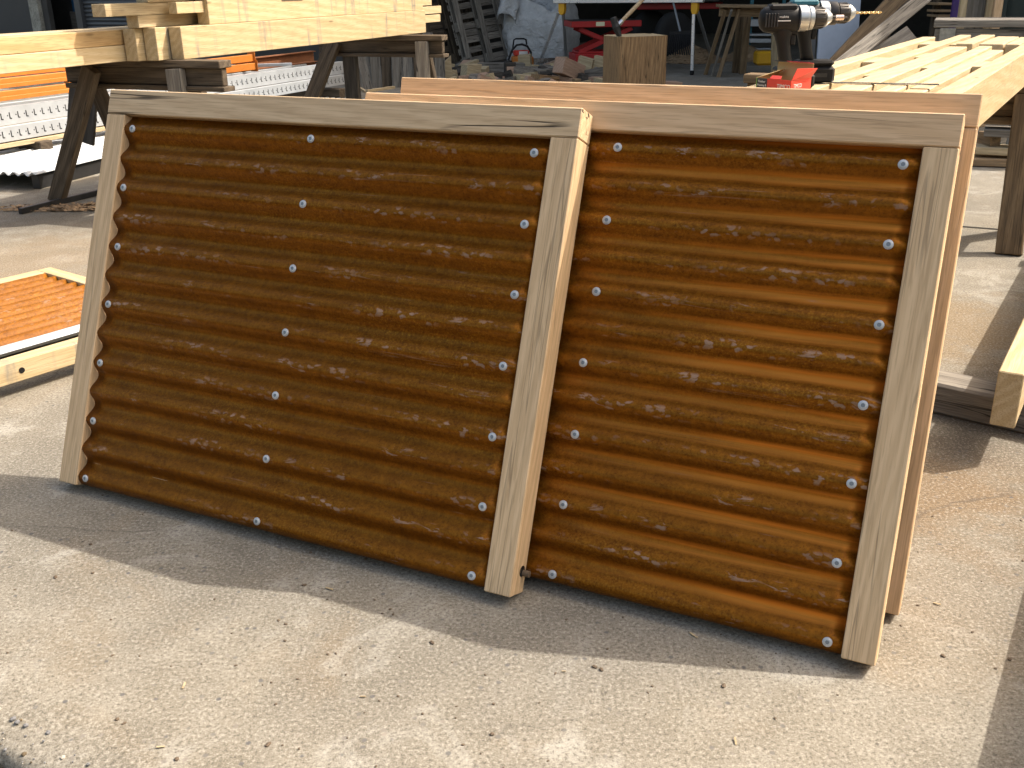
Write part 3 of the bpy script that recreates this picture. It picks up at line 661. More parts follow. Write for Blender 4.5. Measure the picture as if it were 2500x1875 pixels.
# orange racking beams
ob = PY(176, 195, 8.3); 
for i, (dz, dl, lab) in enumerate(((.075, 0, 'top orange steel beam stacked behind the left trestle'), (0, .02, 'middle orange steel beam stacked behind the left trestle'), (-.085, -.04, 'bottom orange steel beam stacked behind the left trestle'))):
    q = ob + UZ*dz + GN*.03*i + GD*dl
    bm = bmesh.new(); bm_box(bm, 0, 2.4, 0, .05, 0, .068, .004); bm_box(bm, 0, 2.4, -.012, -.0005, 0, .030, .002)
    tag(mobj('racking_beam', bm, M_orange, None, frame(q-GD*2.4, GD)), lab, 'steel beam', 'orange racking beams')
ob = PY(615, 150, 10.6)
for i, (dz, lab) in enumerate(((.035, 'upper orange steel beam between the two left trestles'), (-.045, 'lower orange steel beam with end plate between the two left trestles'))):
    q = ob + UZ*dz + GN*.02*i; root = empty('racking_beam', q, lab, 'steel beam', 'orange racking beams')
    box('beam_body', q-GD*2.4, q, .05, .066, M_orange, root, bev=.003)
    box('end_plate', q+UZ*-.05, q+UZ*.06, .09, .006, M_orange, root, up=GD, bev=.001)
for i, (x, y, Y, lab) in enumerate(((765, 140, 12.2, 'upper rusty steel joist behind the slotted uprights'), (770, 165, 12.0, 'lower rusty steel joist behind the slotted uprights'))):
    q = PY(x, y, Y); root = empty('steel_joist', q, lab, 'steel beam', 'rusty joists')
    box('web', q-GD*2.8, q, .012, .13, M_rustst, root, bev=0)
    for s_ in (-1, 1): box('flange', q-GD*2.8+UZ*s_*.069, q+UZ*s_*.069, .08, .008, M_rustst, root, bev=0)
# supports under the pile, low dunnage
for k, lab in ((.25, 'near dunnage bearer under the racking pile'), (2.4, 'middle dunnage bearer under the racking pile'), (4.3, 'far dunnage bearer under the racking pile')):
    q = g0 + GD*k - GN*.95; q.z = .0835
    tag(box('dunnage_bearer', q, q+GN*1.1, .12, .165, M_dark, None, bev=.006), lab, 'timber', 'dunnage bearers')
# timbers lying between the uprights and the white sheet
for (x, y, z, wd, h, mat, lab) in ((0, 335, .20, .06, .05, M_fresh, 'orange-yellow plank lying on the white corrugated sheet'), (0, 356, .17, .12, .03, M_pale, 'pale plank lying along the white corrugated sheet')):
    q = P(x, y, z); tag(box('plank', q-GD*.6, q+GD*1.6, wd, h, mat, None, bev=.002), lab, 'timber', 'planks on the white sheet')
# corrugated sheets lying flat
def flat_sheet(corner, L, W_, mat, label, d=GD, pitch=.0757, tilt=0):
    wv = UZ.cross(d).normalized(); zz = (UZ*math.cos(tilt) + wv*-math.sin(tilt)).normalized(); wv = zz.cross(d)
    M = Matrix(((d.x, wv.x, zz.x, 0), (d.y, wv.y, zz.y, 0), (d.z, wv.z, zz.z, 0), (0, 0, 0, 1))); M.translation = corner
    return tag(sheet_mesh('corrugated_sheet', L, 0, W_, 0.02, pitch, .012, mat, None, M, 10, .0004), label, 'roof sheet', 'corrugated sheets on the ground')
cn = P(85, 428, .10); cn.z = .115
SDr = (P(262, 375, .115)-P(85, 428, .115)); SDr.z = 0; SDr.normalize(); SDr = (SDr*.5+GD*.5).normalized()
flat_sheet(cn, 2.6, .95, M_white, 'white corrugated roofing sheet lying behind the left trestle legs', SDr)
tag(box('sheet_bearer', Vector((cn.x, cn.y, .045))+SDr*.05+UZ.cross(SDr)*.02, Vector((cn.x, cn.y, .045))+SDr*2.4+UZ.cross(SDr)*.02, .06, .088, M_dkst, None, bev=.004, ay=0), 'dark steel bearer under the white sheet edge', 'steel')
cg = P(985, 243, .10); 
flat_sheet(Vector((cg.x, cg.y, .10))-GD*3.2, 3.2, 1.0, M_sheetg, 'blue-grey corrugated sheet lying beyond the slotted uprights')
tag(box('sheet_bearer', Vector((cg.x, cg.y, .04))-GD*3+UZ.cross(GD)*.1, Vector((cg.x, cg.y, .04))-GD*.2+UZ.cross(GD)*.1, .06, .07, M_dark, None, bev=.004, ay=0), 'dark bearer under the blue-grey sheet', 'timber')
q0, q1 = P(50, 523), P(250, 474)
tag(box('steel_angle', q0+UZ*.018, q1+UZ*.018, .03, .034, M_dkst, None, bev=.003), 'dark steel bar lying on the ground before the left trestle leg', 'steel bar')

# vertical boards of a crate behind the far trestle
cr_ = empty('board_crate', PY(945, 215, 13.2), 'weathered crate of upright grey boards behind the far left trestle', 'crate')
for i in range(9):
    x = 868+i*26; A_ = PY(x, 216, 13.2+.02*(i % 2)); A_.z = .0; B_ = A_ + UZ*(.62+.03*math.sin(i*2.1))
    box('board', A_, B_, .128, .03, M_greyw if i % 3 else M_dark, cr_, up=Vector((.2, -1, 0)), bev=.003)
for (x, y, Y, h, wd, tilt, mat, lab) in ((900, 212, 12.6, .42, .10, .08, M_greyw, 'narrow grey board leaning at the end of the slotted uprights'), (1008, 195, 11.6, .16, .07, 0, M_pink, 'small upright offcut left of the far trestle leg'), (1049, 196, 11.5, .22, .035, .1, M_pale, 'thin sunlit offcut right of the far trestle leg')):
    A_ = PY(x, y, Y); A_.z = 0; tag(box('leaning_board', A_, A_+Vector((-tilt, .05, h)), wd, .025, mat, None, up=Vector((.2, -1, 0)), bev=.002), lab, 'board')
for (x0_, y0_, x1_, y1_, lab) in ((850, 200, 893, 224, 'slim pale batten sloping down under the far trestle'), (895, 223, 962, 213, 'slim pale batten lying level under the far trestle')):
    a_, b_ = P(x0_, y0_, .12), P(x1_, y1_, .10); tag(box('batten', a_, b_, .03, .03, M_pale, None, bev=.002), lab, 'batten', 'battens under the far trestle')

# ================================================================== THINGS IN THE OPEN BAY
# pallets leaning together
def pallet(M, label, mat=M_greyw):
    root = empty('pallet', M.translation, label, 'pallet', 'leaning pallets', M=M)
    def b(name, x0, x1, y0, y1, z0, z1): 
        bm = bmesh.new(); bm_box(bm, 0, x1-x0, -(y1-y0)/2, (y1-y0)/2, -(z1-z0)/2, (z1-z0)/2, .003) if (x1-x0) > (z1-z0) else bm_box(bm, 0, z1-z0, -(y1-y0)/2, (y1-y0)/2, -(x1-x0)/2, (x1-x0)/2, .003)
        Mi = M @ (Matrix.Translation((x0, (y0+y1)/2, (z0+z1)/2)) if (x1-x0) > (z1-z0) else Matrix.Translation(((x0+x1)/2, (y0+y1)/2, z0)) @ Matrix.Rotation(R(-90), 4, 'Y'))
        return mobj(name, bm, mat, root, Mi)
    z = 0.0
    for i, (z0, h) in enumerate(((.0, .13), (.19, .09), (.34, .10), (.45, .09), (.55, .10), (.70, .09), (.85, .09), (.98, .09), (1.09, .11))): b('deck_board', 0, 1.0, .122, .144, z0, z0+h)
    for x in (0, .43, .86):
        b('stringer', x+.02, x+.12, .100, .121, 0, 1.2)
        b('skid', x+.02, x+.12, 0, .022, 0, 1.2)
        for z0 in (0, .52, 1.06): b('block', x+.005, x+.135, .0225, .0995, z0+.001, z0+.139)
    return root
pa, pb_ = P(1142, 165), P(1330, 150)
px_ = (pb_-pa); px_.z = 0; px_.normalize(); py_ = UZ.cross(px_)
zl = (UZ*math.cos(R(14)) + py_*math.sin(R(14)) - px_*.10).normalized(); xl = px_; yl = zl.cross(xl).normalized(); xl = yl.cross(zl)
MP = Matrix(((xl.x, yl.x, zl.x, 0), (xl.y, yl.y, zl.y, 0), (xl.z, yl.z, zl.z, 0), (0, 0, 0, 1))); MP.translation = pa + UZ*.02
pallet(MP, 'grey pallet leaning in front of the white bulk bag')
MP2 = MP.copy(); MP2.translation = pa + py_*.30 - px_*.42 + UZ*.02
pallet(MP2, 'darker pallet leaning behind the first one, left side', M_dark)

# bulk bag
def bulk_bag():
    c = PY(1322, 147, 17.0); c.z = 0; root = empty('bulk_bag', c, 'slumped white woven bulk bag standing beside the pallets', 'bag')
    bm = bmesh.new(); NS, NZ = 56, 26; rings = []
    for j in range(NZ+1):
        t = j/NZ; z = t*1.0; ring = []
        for i in range(NS):
            a = 2*math.pi*i/NS; ca, sa = math.cos(a), math.sin(a); e = .42
            rx = math.copysign(abs(ca)**e, ca); ry = math.copysign(abs(sa)**e, sa)
            bul = .50 + .06*math.sin(math.pi*min(1, t*1.15)) - .05*max(0, t-.75)*4
            p = Vector((rx*bul*.98, ry*bul*.9, z))
            f = noise.noise(Vector((a*2.2+3, z*2.6, 1)))*.045 + noise.noise(Vector((a*5, z*9, 4)))*.018 + noise.noise(Vector((a*1.2, z*21, 7)))*.012
            p += Vector((rx, ry, 0))*f
            p.z += (noise.noise(Vector((ca*1.7, sa*1.7, 9)))*.22 + (.10*(-rx) if rx < 0 else -.06*rx))*max(0, t-.55)/.45
            ring.append(bm.verts.new(p))
        rings.append(ring)
    for j in range(4):          # crumpled top drawn inwards
        t = (j+1)/4; ring = []
        for i in range(NS):
            b_ = rings[NZ][i].co; p = Vector((b_.x*(1-.62*t), b_.y*(1-.62*t), b_.z - .10*t + noise.noise(Vector((i*.5, j*1.3, 2)))*.07)); ring.append(bm.verts.new(p))
        rings.append(ring)
    for j in range(len(rings)-1):
        for i in range(NS): bm.faces.new([rings[j][i], rings[j][(i+1) % NS], rings[j+1][(i+1) % NS], rings[j+1][i]])
    bm.faces.new(rings[-1])
    Mb = Matrix.Translation(c) @ Matrix.Rotation(R(-20), 4, 'Z')
    mobj('bag_body', bm, M_bag, root, Mb, True)
    for (x, y) in ((-.4, -.38), (.38, -.36)):
        bm = bmesh.new(); pts = [(x-.05, y, .93), (x-.02, y-.05, 1.10), (x+.05, y-.03, 1.13), (x+.10, y, .95)]
        bm_tube(bm, pts, .022, 6); mobj('lifting_loop', bm, M_bag, root, Mb, True)
    bm = bmesh.new()   # loose flap hanging over the front left
    g = [[bm.verts.new((-.52+.30*i/6+.02*math.sin(j), -.50-.05*math.sin(i*.9)-.02*j, 1.02-.34*j/6+.10*math.sin(i*.6)+.02*math.sin(i*1.7+j))) for i in range(7)] for j in range(7)]
    for j in range(6):
        for i in range(6): bm.faces.new([g[j][i], g[j][i+1], g[j+1][i+1], g[j+1][i]])
    o = mobj('flap', bm, M_bag, root, Mb, True); sm = o.modifiers.new('thickness', 'SOLIDIFY'); sm.thickness = .006
bulk_bag()

# folding work stand: aluminium legs, yellow hinge brackets
def stand():
    fl, fr = P(1313, 165), P(1689, 183); bl = P(1383, 158); br = P(1740, 150)
    tl = PY(1372, 2, 15.2); tr_ = PY(1697, 3, 14.3); zt = .93; tl.z = zt; tr_.z = zt
    root = empty('work_stand', fl, 'folding aluminium work stand with yellow leg brackets behind the chopping block', 'work stand')
    d = (tr_-tl).normalized()
    box('top_beam', tl-d*.12+UZ*.02, tr_+d*.12+UZ*.02, .09, .05, M_alu, root, bev=.006)
    bk = UZ.cross(d)
    for (t, f, g) in ((tl, fl, bl), (tr_, fr, br)):
        for (ft, sgn) in ((f, -1), (g, 1)):
            top = t + bk*sgn*.035 - UZ*.05
            dirv = (ft-top).normalized(); side = dirv.cross(bk).normalized()
            box('leg', top+dirv*.10, ft-dirv*.05, .042, .028, M_alu if sgn < 0 else M_galv, root, up=d.cross(dirv), bev=.004)
            box('foot', ft-dirv*.06, ft, .05, .045, M_black, root, up=d.cross(dirv), bev=.008)
            pr = [(-.045, 0), (-.045, -.10), (-.03, -.14), (.0, -.16), (.03, -.14), (.045, -.10), (.045, 0)]
            Mb = frame(top+UZ*.045-bk*.01*sgn, d); prism('bracket', [(x*1.0, z) for x, z in pr], .03, M_yel, root, Mb, .004)
stand()

# red scissor lift table
def lift_table():
    c = PY(1465, 150, 14.9); c.z = 0; root = empty('lift_table', c, 'red scissor lift table standing behind the chopping block', 'lift table')
    Mz = Matrix.Translation(c) @ Matrix.Rotation(R(6), 4, 'Z')
    def b(n, x0, x1, y0, y1, z0, z1, mat=M_red, bev=.006):
        bm = bmesh.new(); bm_box(bm, x0, x1, y0, y1, z0, z1, bev); return mobj(n, bm, mat, root, Mz)
    b('platform', -.46, .52, -.28, .40, .62, .70); pt = b('platform_top', -.455, .515, -.275, .395, .701, .706, M_dkst, .001)
    b('label', -.12, .0, -.2825, -.2805, .635, .69, M_label, 0)
    b('base', -.40, .46, -.26, .30, .17, .27); b('base', -.36, .42, -.24, .28, .271, .30, M_red)
    for x0, z0, x1, z1 in ((-.34, .29, .40, .60), (-.34, .60, .40, .29)):
        for y in (-.22, .24):
            A_ = Mz @ Vector((x0, y, z0)); B_ = Mz @ Vector((x1, y, z1)); box('scissor_arm', A_, B_, .02, .06, M_red, root, bev=.004)
    for x in (-.32, .36):
        for y in (-.22, .24):
            bm = bmesh.new(); bm_lathe(bm, [(-.025, .06), (-.02, .075), (.02, .075), (.025, .06)], 18, Matrix.Translation((x, y, .075)) @ Matrix.Rotation(R(90), 4, 'Z')); mobj('castor', bm, M_rubber, root, Mz, False)
            b('castor_fork', x-.05, x+.05, y-.04, y+.04, .13, .172, M_red, .004)
lift_table()

# chopping block with hammer
def chopping():
    c = PY(1546, 228, 11.6); c.z = 0; root = empty('chopping_block', c, 'squared oak chopping block standing upright with a hammer on it', 'chopping block')
    bm = bmesh.new(); N = 44; H_ = .655; rings = []
    for j in range(9):
        z = H_*j/8; ring = []
        for i in range(N):
            a = 2*math.pi*i/N+.3; e = .22; ca, sa = math.cos(a), math.sin(a)
            p = Vector((math.copysign(abs(ca)**e, ca)*.29, math.copysign(abs(sa)**e, sa)*.27, z + (noise.noise(Vector((ca*2, sa*2, 3)))*.012 if j == 8 else 0)))
            k_ = 1 + noise.noise(Vector((a*7, z*.8, 5)))*.035 + noise.noise(Vector((a*2, z*1.5, 2)))*.02
            ring.append(bm.verts.new(Vector((p.x*k_, p.y*k_, p.z))))
        rings.append(ring)
    for j in range(8):
        for i in range(N): bm.faces.new([rings[j][i], rings[j][(i+1) % N], rings[j+1][(i+1) % N], rings[j+1][i]])
    Mz = Matrix.Translation(c) @ Matrix.Rotation(R(14), 4, 'Z') @ Matrix.Rotation(R(-90), 4, 'Y') @ Matrix.Identity(4)
    Mi = Matrix.Rotation(R(90), 4, 'Y')
    for v in bm.verts: v.co = Mi @ v.co      # keep the grain (local x) upright
    side = mobj('bark_free_side', bm, M_block, root, Mz, False)
    bm = bmesh.new(); vs = []
    for i in range(N):
        a = 2*math.pi*i/N+.3; ca, sa = math.cos(a), math.sin(a); e = .22
        k_ = 1 + noise.noise(Vector((a*7, H_*.8, 5)))*.035 + noise.noise(Vector((a*2, H_*1.5, 2)))*.02
        vs.append(bm.verts.new((math.copysign(abs(ca)**e, ca)*.29*k_, math.copysign(abs(sa)**e, sa)*.27*k_, noise.noise(Vector((ca*2, sa*2, 3)))*.012)))
    bm.faces.new(vs); bm.verts.ensure_lookup_table()
    mobj('cut_top', bm, M_pale, root, Matrix.Translation(c+UZ*(H_+.0005)) @ Matrix.Rotation(R(14), 4, 'Z'))
    # hammer: head bites into the front of the top, handle rises to the right
    hc = PY(1505, 70, 11.42); hr = empty('sledge_hammer', hc, 'long handled iron hammer stuck in the chopping block', 'hammer')
    ha = (PY(1516, 100, 11.42)-PY(1497, 42, 11.42)).normalized(); top = PY(1497, 42, 11.42)
    hh = (PY(1575, -2, 11.55)-hc).normalized(); hx = -ha
    L = (PY(1513, 94, 11.42)-top).length
    M = frame(top, ha, hh)
    bm = bmesh.new()
    for (x, w1, w2) in ((0, .030, .030), (.012, .036, .036), (L*.30, .036, .036), (L*.45, .042, .042), (L*.62, .036, .036), (L*.9, .022, .034), (L, .006, .034)):
        for k in range(8):
            a = math.pi*2*(k+.5)/8; bm.verts.new((x, math.cos(a)*w2*1.08, math.sin(a)*w1*1.08))
    bm.verts.ensure_lookup_table()
    for j in range(6):
        for k in range(8): bm.faces.new([bm.verts[j*8+k], bm.verts[j*8+(k+1) % 8], bm.verts[(j+1)*8+(k+1) % 8], bm.verts[(j+1)*8+k]])
    bm.faces.new([bm.verts[k] for k in range(8)]); bm.faces.new([bm.verts[48+k] for k in range(8)])
    mobj('head', bm, M_ham, hr, M)
    mid = top + ha*L*.45
    tube('collar', [mid+hh*.03, mid+hh*.09], [.026, .024], M_steel, hr, 12)
    tube('handle', [mid+hh*.05, mid+hh*.25, mid+hh*.5, mid+hh*.75], [.019, .022, .020, .022], M_ash, hr, 12)
chopping()

# trailer with two wheels in the dark of the bay
def trailer():
    c = PY(1612, 118, 17.8); c.z = 0; root = empty('trailer', c, 'dark trailer with rubber tyres parked deep in the bay', 'trailer')
    for (x, Y) in ((1645, 17.6), (1585, 18.6)):
        wc = PY(x, 80, Y); wc.z = .36
        bm = bmesh.new(); bm_lathe(bm, [(-.09, .20), (-.095, .26), (-.08, .33), (-.05, .36), (.05, .36), (.08, .33), (.095, .26), (.09, .20)], 40, Matrix.Rotation(R(-65), 4, 'Z'))
        wh = mobj('wheel', bm, M_rubber, root, Matrix.Translation(wc), True)
        bm = bmesh.new(); bm_lathe(bm, [(.085, .19), (.100, .195), (.075, .16), (.060, .10), (.075, .05), (.08, .0001)], 30, Matrix.Rotation(R(-65), 4, 'Z') @ Matrix.Scale(-1, 4, (1, 0, 0)))
        mobj('rim', bm, M_wheelrim, wh, Matrix.Translation(wc), True)
    a_, b_ = PY(1560, 30, 18.3), PY(1760, 30, 17.9); a_.z = b_.z = .80
    box('chassis', a_, b_, .5, .10, M_red, root, bev=.01); box('bed', a_+UZ*.12, b_+UZ*.12, .9, .10, M_wall, root, bev=.01)
trailer()
# plastic fork and wood chips
fk = PY(1672, 130, 15.4); fk.z = 0
fr_ = empty('pitch_fork', fk, 'wide black plastic fork leaning over the sawdust heap', 'fork')
for i in range(12):
    t = i/11; A_ = PY(1640+46*t, 82, 15.6); B_ = PY(1632+62*t, 133, 15.15); tube('tine', [A_, (A_+B_)/2+Vector((0, .10, -.03)), B_], .011, M_blkpl, fr_, 6)
box('crossbar', PY(1635, 82, 15.6), PY(1690, 80, 15.6), .03, .06, M_blkpl, fr_, bev=.005)
tube('handle', [PY(1662, 82, 15.6), PY(1640, -10, 16.4)], .016, M_galv, fr_, 8)
def chips(name, cx, cy, rx, ry, h, n, label):
    c = P(cx, cy); bm = bmesh.new(); NR, NA = 9, 30; rings = []
    hz = lambda x, y: h*max(0, 1-math.hypot(x/rx, y/ry)**1.25) + noise.noise(Vector((x*9, y*9, 2)))*.02*max(0, 1-math.hypot(x/rx, y/ry))
    for j in range(NR+1):
        t = j/NR; rings.append([bm.verts.new((c.x+rx*t*math.cos(2*math.pi*i/NA), c.y+ry*t*math.sin(2*math.pi*i/NA), hz(rx*t*math.cos(2*math.pi*i/NA), ry*t*math.sin(2*math.pi*i/NA))+.002)) for i in range(NA)])
    for j in range(NR):
        for i in range(NA): bm.faces.new([rings[j][i], rings[j][(i+1) % NA], rings[j+1][(i+1) % NA], rings[j+1][i]])
    rnd = random.Random(cx)
    for _ in range(n):
        a = rnd.random()*6.28; t = rnd.random()**.6*1.15; x, y = rx*t*math.cos(a), ry*t*math.sin(a); s_ = rnd.uniform(.006, .018)
        M = Matrix.Translation((c.x+x, c.y+y, max(.003, hz(x, y))+.006)) @ Matrix.Rotation(rnd.random()*6.28, 4, 'Z') @ Matrix.Rotation(rnd.uniform(-.7, .7), 4, 'X')
        bm.faces.new([bm.verts.new(M @ Vector(q)) for q in ((-s_, -s_*.5, 0), (s_, -s_*.5, 0), (s_, s_*.5, .004), (-s_, s_*.5, 0))])
    return tag(mobj(name, bm, M_chip, None, None, False), label, 'sawdust', kind='stuff')
chips('sawdust_heap', 1690, 150, .52, .55, .24, 1500, 'brown heap of sawdust on the bay floor')
chips('sawdust_heap', 1825, 146, .42, .45, .22, 800, 'brown heap of sawdust behind the wooden bench')
chips('sawdust_spill', 178, 508, .42, .10, .006, 500, 'sprinkle of sawdust along the dark steel bar on the ground')

# wooden bench with leaning slats
bc = P(1800, 190); bt = empty('wooden_bench', bc, 'brown wooden bench standing between the work stand and the drills', 'bench')
Yb = bc.y
def at_y(x, y, dy=0): return PY(x, y, Yb+dy)
box('top', at_y(1752, 14, .1), at_y(1960, 16, .0), .45, .035, M_bench, bt, bev=.004)
box('apron', at_y(1756, 28, .0), at_y(1955, 31, 0), .03, .12, M_bench, bt, bev=.004)
for (x0_, x1_, yb, dy) in ((1772, 1722, 182, -.05), (1806, 1754, 188, -.15)):
    A_ = PY(x1_, yb, P(x1_, yb).y); A_ = P(x1_, yb); B_ = at_y(x0_, 20, -.02); box('leg', A_, B_, .10, .05, M_bench, bt, up=Vector((1, -.3, 0)), bev=.004)
for (x, yb) in ((1795, 178), (1812, 180)):
    A_ = P(x, yb); B_ = Vector((A_.x+.02, A_.y, .80)); box('leg', A_, B_, .09, .07, M_brownw, bt, up=Vector((0, -1, 0)), bev=.004)
A_ = P(1738, 186); tag(box('loose_slat', A_, at_y(1786, 24, -.12), .07, .03, M_greyw, None, up=Vector((1, -.3, 0)), bev=.003), 'grey slat leaning between the bench legs', 'board')
A_ = P(1890, 180); tag(box('loose_slat', A_, A_+Vector((.0, .25, .9)), .09, .03, M_pale, None, up=Vector((0, -1, 0)), bev=.003), 'pale slat standing behind the black drill handle', 'board')
# shelf rack inside
sr = PY(1850, 120, 17.0); sr.z = 0; sh = empty('shelf_rack', sr, 'shelf rack with blue posts and pale trays behind the bench', 'shelf')
for x in (1828, 1905):
    a_ = PY(x, 118, 17.0); a_.z = 0; box('post', a_, a_+UZ*1.25, .05, .05, M_teal, sh, up=Vector((0, -1, 0)), bev=.003)
for y, hh_ in ((118, .02), (98, .06), (84, .03), (55, .10)):
    a_, b_ = PY(1825, y, 16.95), PY(1908, y, 16.95); box('tray', a_, b_, .35, hh_, M_galv, sh, bev=.004)
yt = P(1868, 158); bm = bmesh.new(); bm_box(bm, -.16, .16, -.14, .14, 0, .20, .03)
tag(mobj('yellow_tub', bm, M_yel, None, Matrix.Translation(yt)), 'yellow plastic tub on the floor behind the drills', 'tub')

# offcuts scattered on the floor before the bag and the chopping block
OFF = [  # px centre x, ground px y, width, depth, height (m), yaw, tilt, material, label
 (1090, 208, .16, .05, .30, 10, 6, M_pale, 'tapered pale offcut standing upright at the foot of the pallets'),
 (1112, 196, .14, .16, .10, 20, 0, M_char, 'small dark offcut left of the pale wedge'),
 (1148, 200, .22, .16, .17, 35, 12, M_pale, 'pale wedge-shaped offcut in front of the leaning pallets'),
 (1212, 184, .50, .16, .17, -12, 0, M_greyw, 'long grey offcut lying in front of the pallets'),
 (1245, 190, .15, .13, .20, 8, 0, M_char, 'black square end of an offcut left of the chainsaw'),
 (1196, 203, .30, .18, .13, 14, 0, M_char, 'low black offcut near the pale wedge'),
 (1284, 176, .17, .22, .23, -8, -3, M_pale, 'pale squared offcut standing before the chainsaw'),
 (1268, 185, .13, .2, .17, 4, 0, M_greyw, 'grey offcut between the chainsaw and the pale square one'),
 (1328, 192, .36, .30, .12, 28, -4, M_greyw, 'flat grey offcut before the work stand foot'),
 (1300, 206, .44, .22, .09, 22, 5, M_pale, 'flat pale slab offcut lying in front'),
 (1330, 212, .30, .2, .10, 30, 8, M_block, 'reddish brown offcut under the pale slab'),
 (1385, 208, .38, .18, .20, 40, 20, M_pink, 'pinkish split plank leaning on the offcut heap'),
 (1425, 190, .20, .14, .20, -15, 14, M_pale, 'pale green-tinged offcut left of the chopping block'),
 (1458, 186, .14, .10, .22, -12, 10, M_pale, 'small pale offcut tucked beside the chopping block'),
 (1462, 208, .30, .14, .16, -38, -10, M_greyw, 'grey weathered offcut leaning on the chopping block'),
 (1418, 212, .20, .14, .10, 12, 0, M_bench, 'brown little offcut before the chopping block'),
 (1180, 212, .14, .2, .05, 12, 0, M_pale, 'thin pale offcut behind the rear panel top rail'),
 (1625, 214, .34, .2, .06, 12, 3, M_pink, 'low pinkish offcut right of the chopping block'),
]
for (x, y, wd, dp, h, yw, tl_, mat, lab) in OFF:
    c = P(x, y); bm = bmesh.new(); bm_box(bm, -wd/2, wd/2, -dp/2, dp/2, 0, h, .004)
    rnd = random.Random(x)
    for v in bm.verts: v.co.x += rnd.uniform(-.012, .012) if v.co.z > h*.6 else 0; v.co.z *= 1+.25*(v.co.x/wd) if 'wedge' in lab or 'tapered' in lab else 1
    if 'tapered' in lab:
        for v in bm.verts:
            if v.co.z > .1: v.co.x *= .45
    M = Matrix.Translation(c+UZ*.012*abs(tl_)*.4) @ Matrix.Rotation(R(yw), 4, 'Z') @ Matrix.Rotation(R(tl_), 4, 'Y')
    tag(mobj('timber_offcut', bm, mat, None, M), lab, 'offcut', 'timber offcuts on the bay floor')
rnd = random.Random(21); bm = bmesh.new()
for q_ in range(230):
    c = P(rnd.uniform(1060, 1500), rnd.uniform(166, 222)); L_ = rnd.uniform(.04, .17); W_ = rnd.uniform(.02, .07); h = rnd.uniform(.008, .045) if q_ < 150 else rnd.uniform(.05, .13)
    M = Matrix.Translation(c+UZ*rnd.uniform(0, .05)) @ Matrix.Rotation(rnd.random()*6.28, 4, 'Z') @ Matrix.Rotation(rnd.uniform(-.35, .35), 4, 'Y')
    n0 = len(bm.faces); bm_box(bm, -L_, L_, -W_, W_, 0, h, 0, M); bm.faces.ensure_lookup_table(); mi = rnd.choice((0, 1, 2, 3))
    for f in bm.faces[n0:]: f.material_index = mi
tag(mobj('wood_scrap', bm, [M_pale, M_greyw, M_pink, M_char], None, None, False), 'litter of small splintered wood scraps around the offcuts', 'scrap', kind='stuff')
tag(box('red_wedge', P(1358, 172)+UZ*.02, P(1374, 171)+UZ*.02, .06, .04, M_redcard, None, bev=.005), 'small red plastic wedge on the floor by the work stand', 'wedge')
# chainsaw
def chainsaw():
    c = P(1276, 172) + UZ*.0; c = Vector((c.x, c.y+.25, 0)); root = empty('chainsaw', c, 'orange chainsaw with black handles behind the squared offcuts', 'chainsaw')
    M = Matrix.Translation(c+UZ*.02) @ Matrix.Rotation(R(8), 4, 'Z')
    bm = bmesh.new(); bm_box(bm, -.16, .16, -.1, .1, 0, .17, .025); mobj('engine_housing', bm, M_orange, root, M)
    bm = bmesh.new(); bm_box(bm, -.13, .10, -.08, .08, .171, .25, .02); mobj('top_cover', bm, M_redcard, root, M)
    bm = bmesh.new(); bm_box(bm, -.06, .07, -.083, -.0805, .19, .24, 0); mobj('badge', bm, M_print, root, M)
    tube('front_handle', [M @ Vector(p) for p in ((.10, -.13, .05), (.11, -.14, .22), (.06, -.13, .31), (-.02, -.12, .34), (-.10, -.12, .33), (-.17, -.12, .26), (-.23, -.12, .12))], .016, M_black, root, 8)
    tube('hand_guard', [M @ Vector(p) for p in ((-.16, -.05, .22), (-.13, -.05, .40), (-.10, -.05, .415), (.02, -.05, .415), (.05, -.05, .40), (.06, -.05, .33))], .012, M_black, root, 8)
    bm = bmesh.new(); bm_box(bm, .161, .60, -.004, .004, .05, .13, .003); mobj('guide_bar', bm, M_steel, root, M)
chainsaw()

# blue-white board, old bolted beams, grey bench and planks at the right
bb = PY(1995, 170, 9.6); bb.z = 0; be_ = PY(2092, 170, 9.6); be_.z = 0
bo = empty('painted_board', bb, 'blue-white painted board standing upright behind the drills', 'board')
box('panel', (bb+be_)/2+UZ*.0, (bb+be_)/2+Vector((.02, .22, 1.5)), (be_-bb).length, .03, M_bluew, bo, up=Vector((0, -1, .15)), bev=.003)
box('steel_edge', bb-Vector((.045, 0, 0)), bb+Vector((-.025, .22, 1.5)), .05, .03, M_shut, bo, up=Vector((0, -1, .15)), bev=.003)
def leaning(pxa, pya, pxb, pyb, Ya, Yb_, wd, th, mat, name, label, bolts=()):
    A_, B_ = PY(pxa, pya, Ya), PY(pxb, pyb, Yb_); d = (B_-A_); k = -A_.z/d.z if d.z else 0; A_ = A_ + d*k    # run it down to the ground
    root = empty(name, A_, label, 'timber', 'old beams leaning at the right'); up = d.cross(Vector((1, 0, 0))).normalized(); up = Vector((0, -1, .3))
    box('beam_body', A_, B_+d.normalized()*.7, wd, th, mat, root, up=up, bev=.006)
    for t in bolts:
        p = A_ + (B_-A_)*t; n_ = (up - d.normalized()*up.dot(d.normalized())).normalized(); lathe('bolt', [(0, .022), (.012, .022), (.014, .016)], M_brownw, root, frame(p+n_*(th/2), n_, d.normalized()), 8)
    return root
leaning(2030, 175, 2195, -5, 9.1, 9.6, .17, .10, M_brownw, 'old_beam', 'thick old brown beam with bolts leaning behind the rails', (.28, .45))
leaning(2065, 180, 2238, -5, 9.0, 9.6, .10, .09, M_dark, 'old_beam', 'dark thinner beam leaning beside the bolted brown beam')
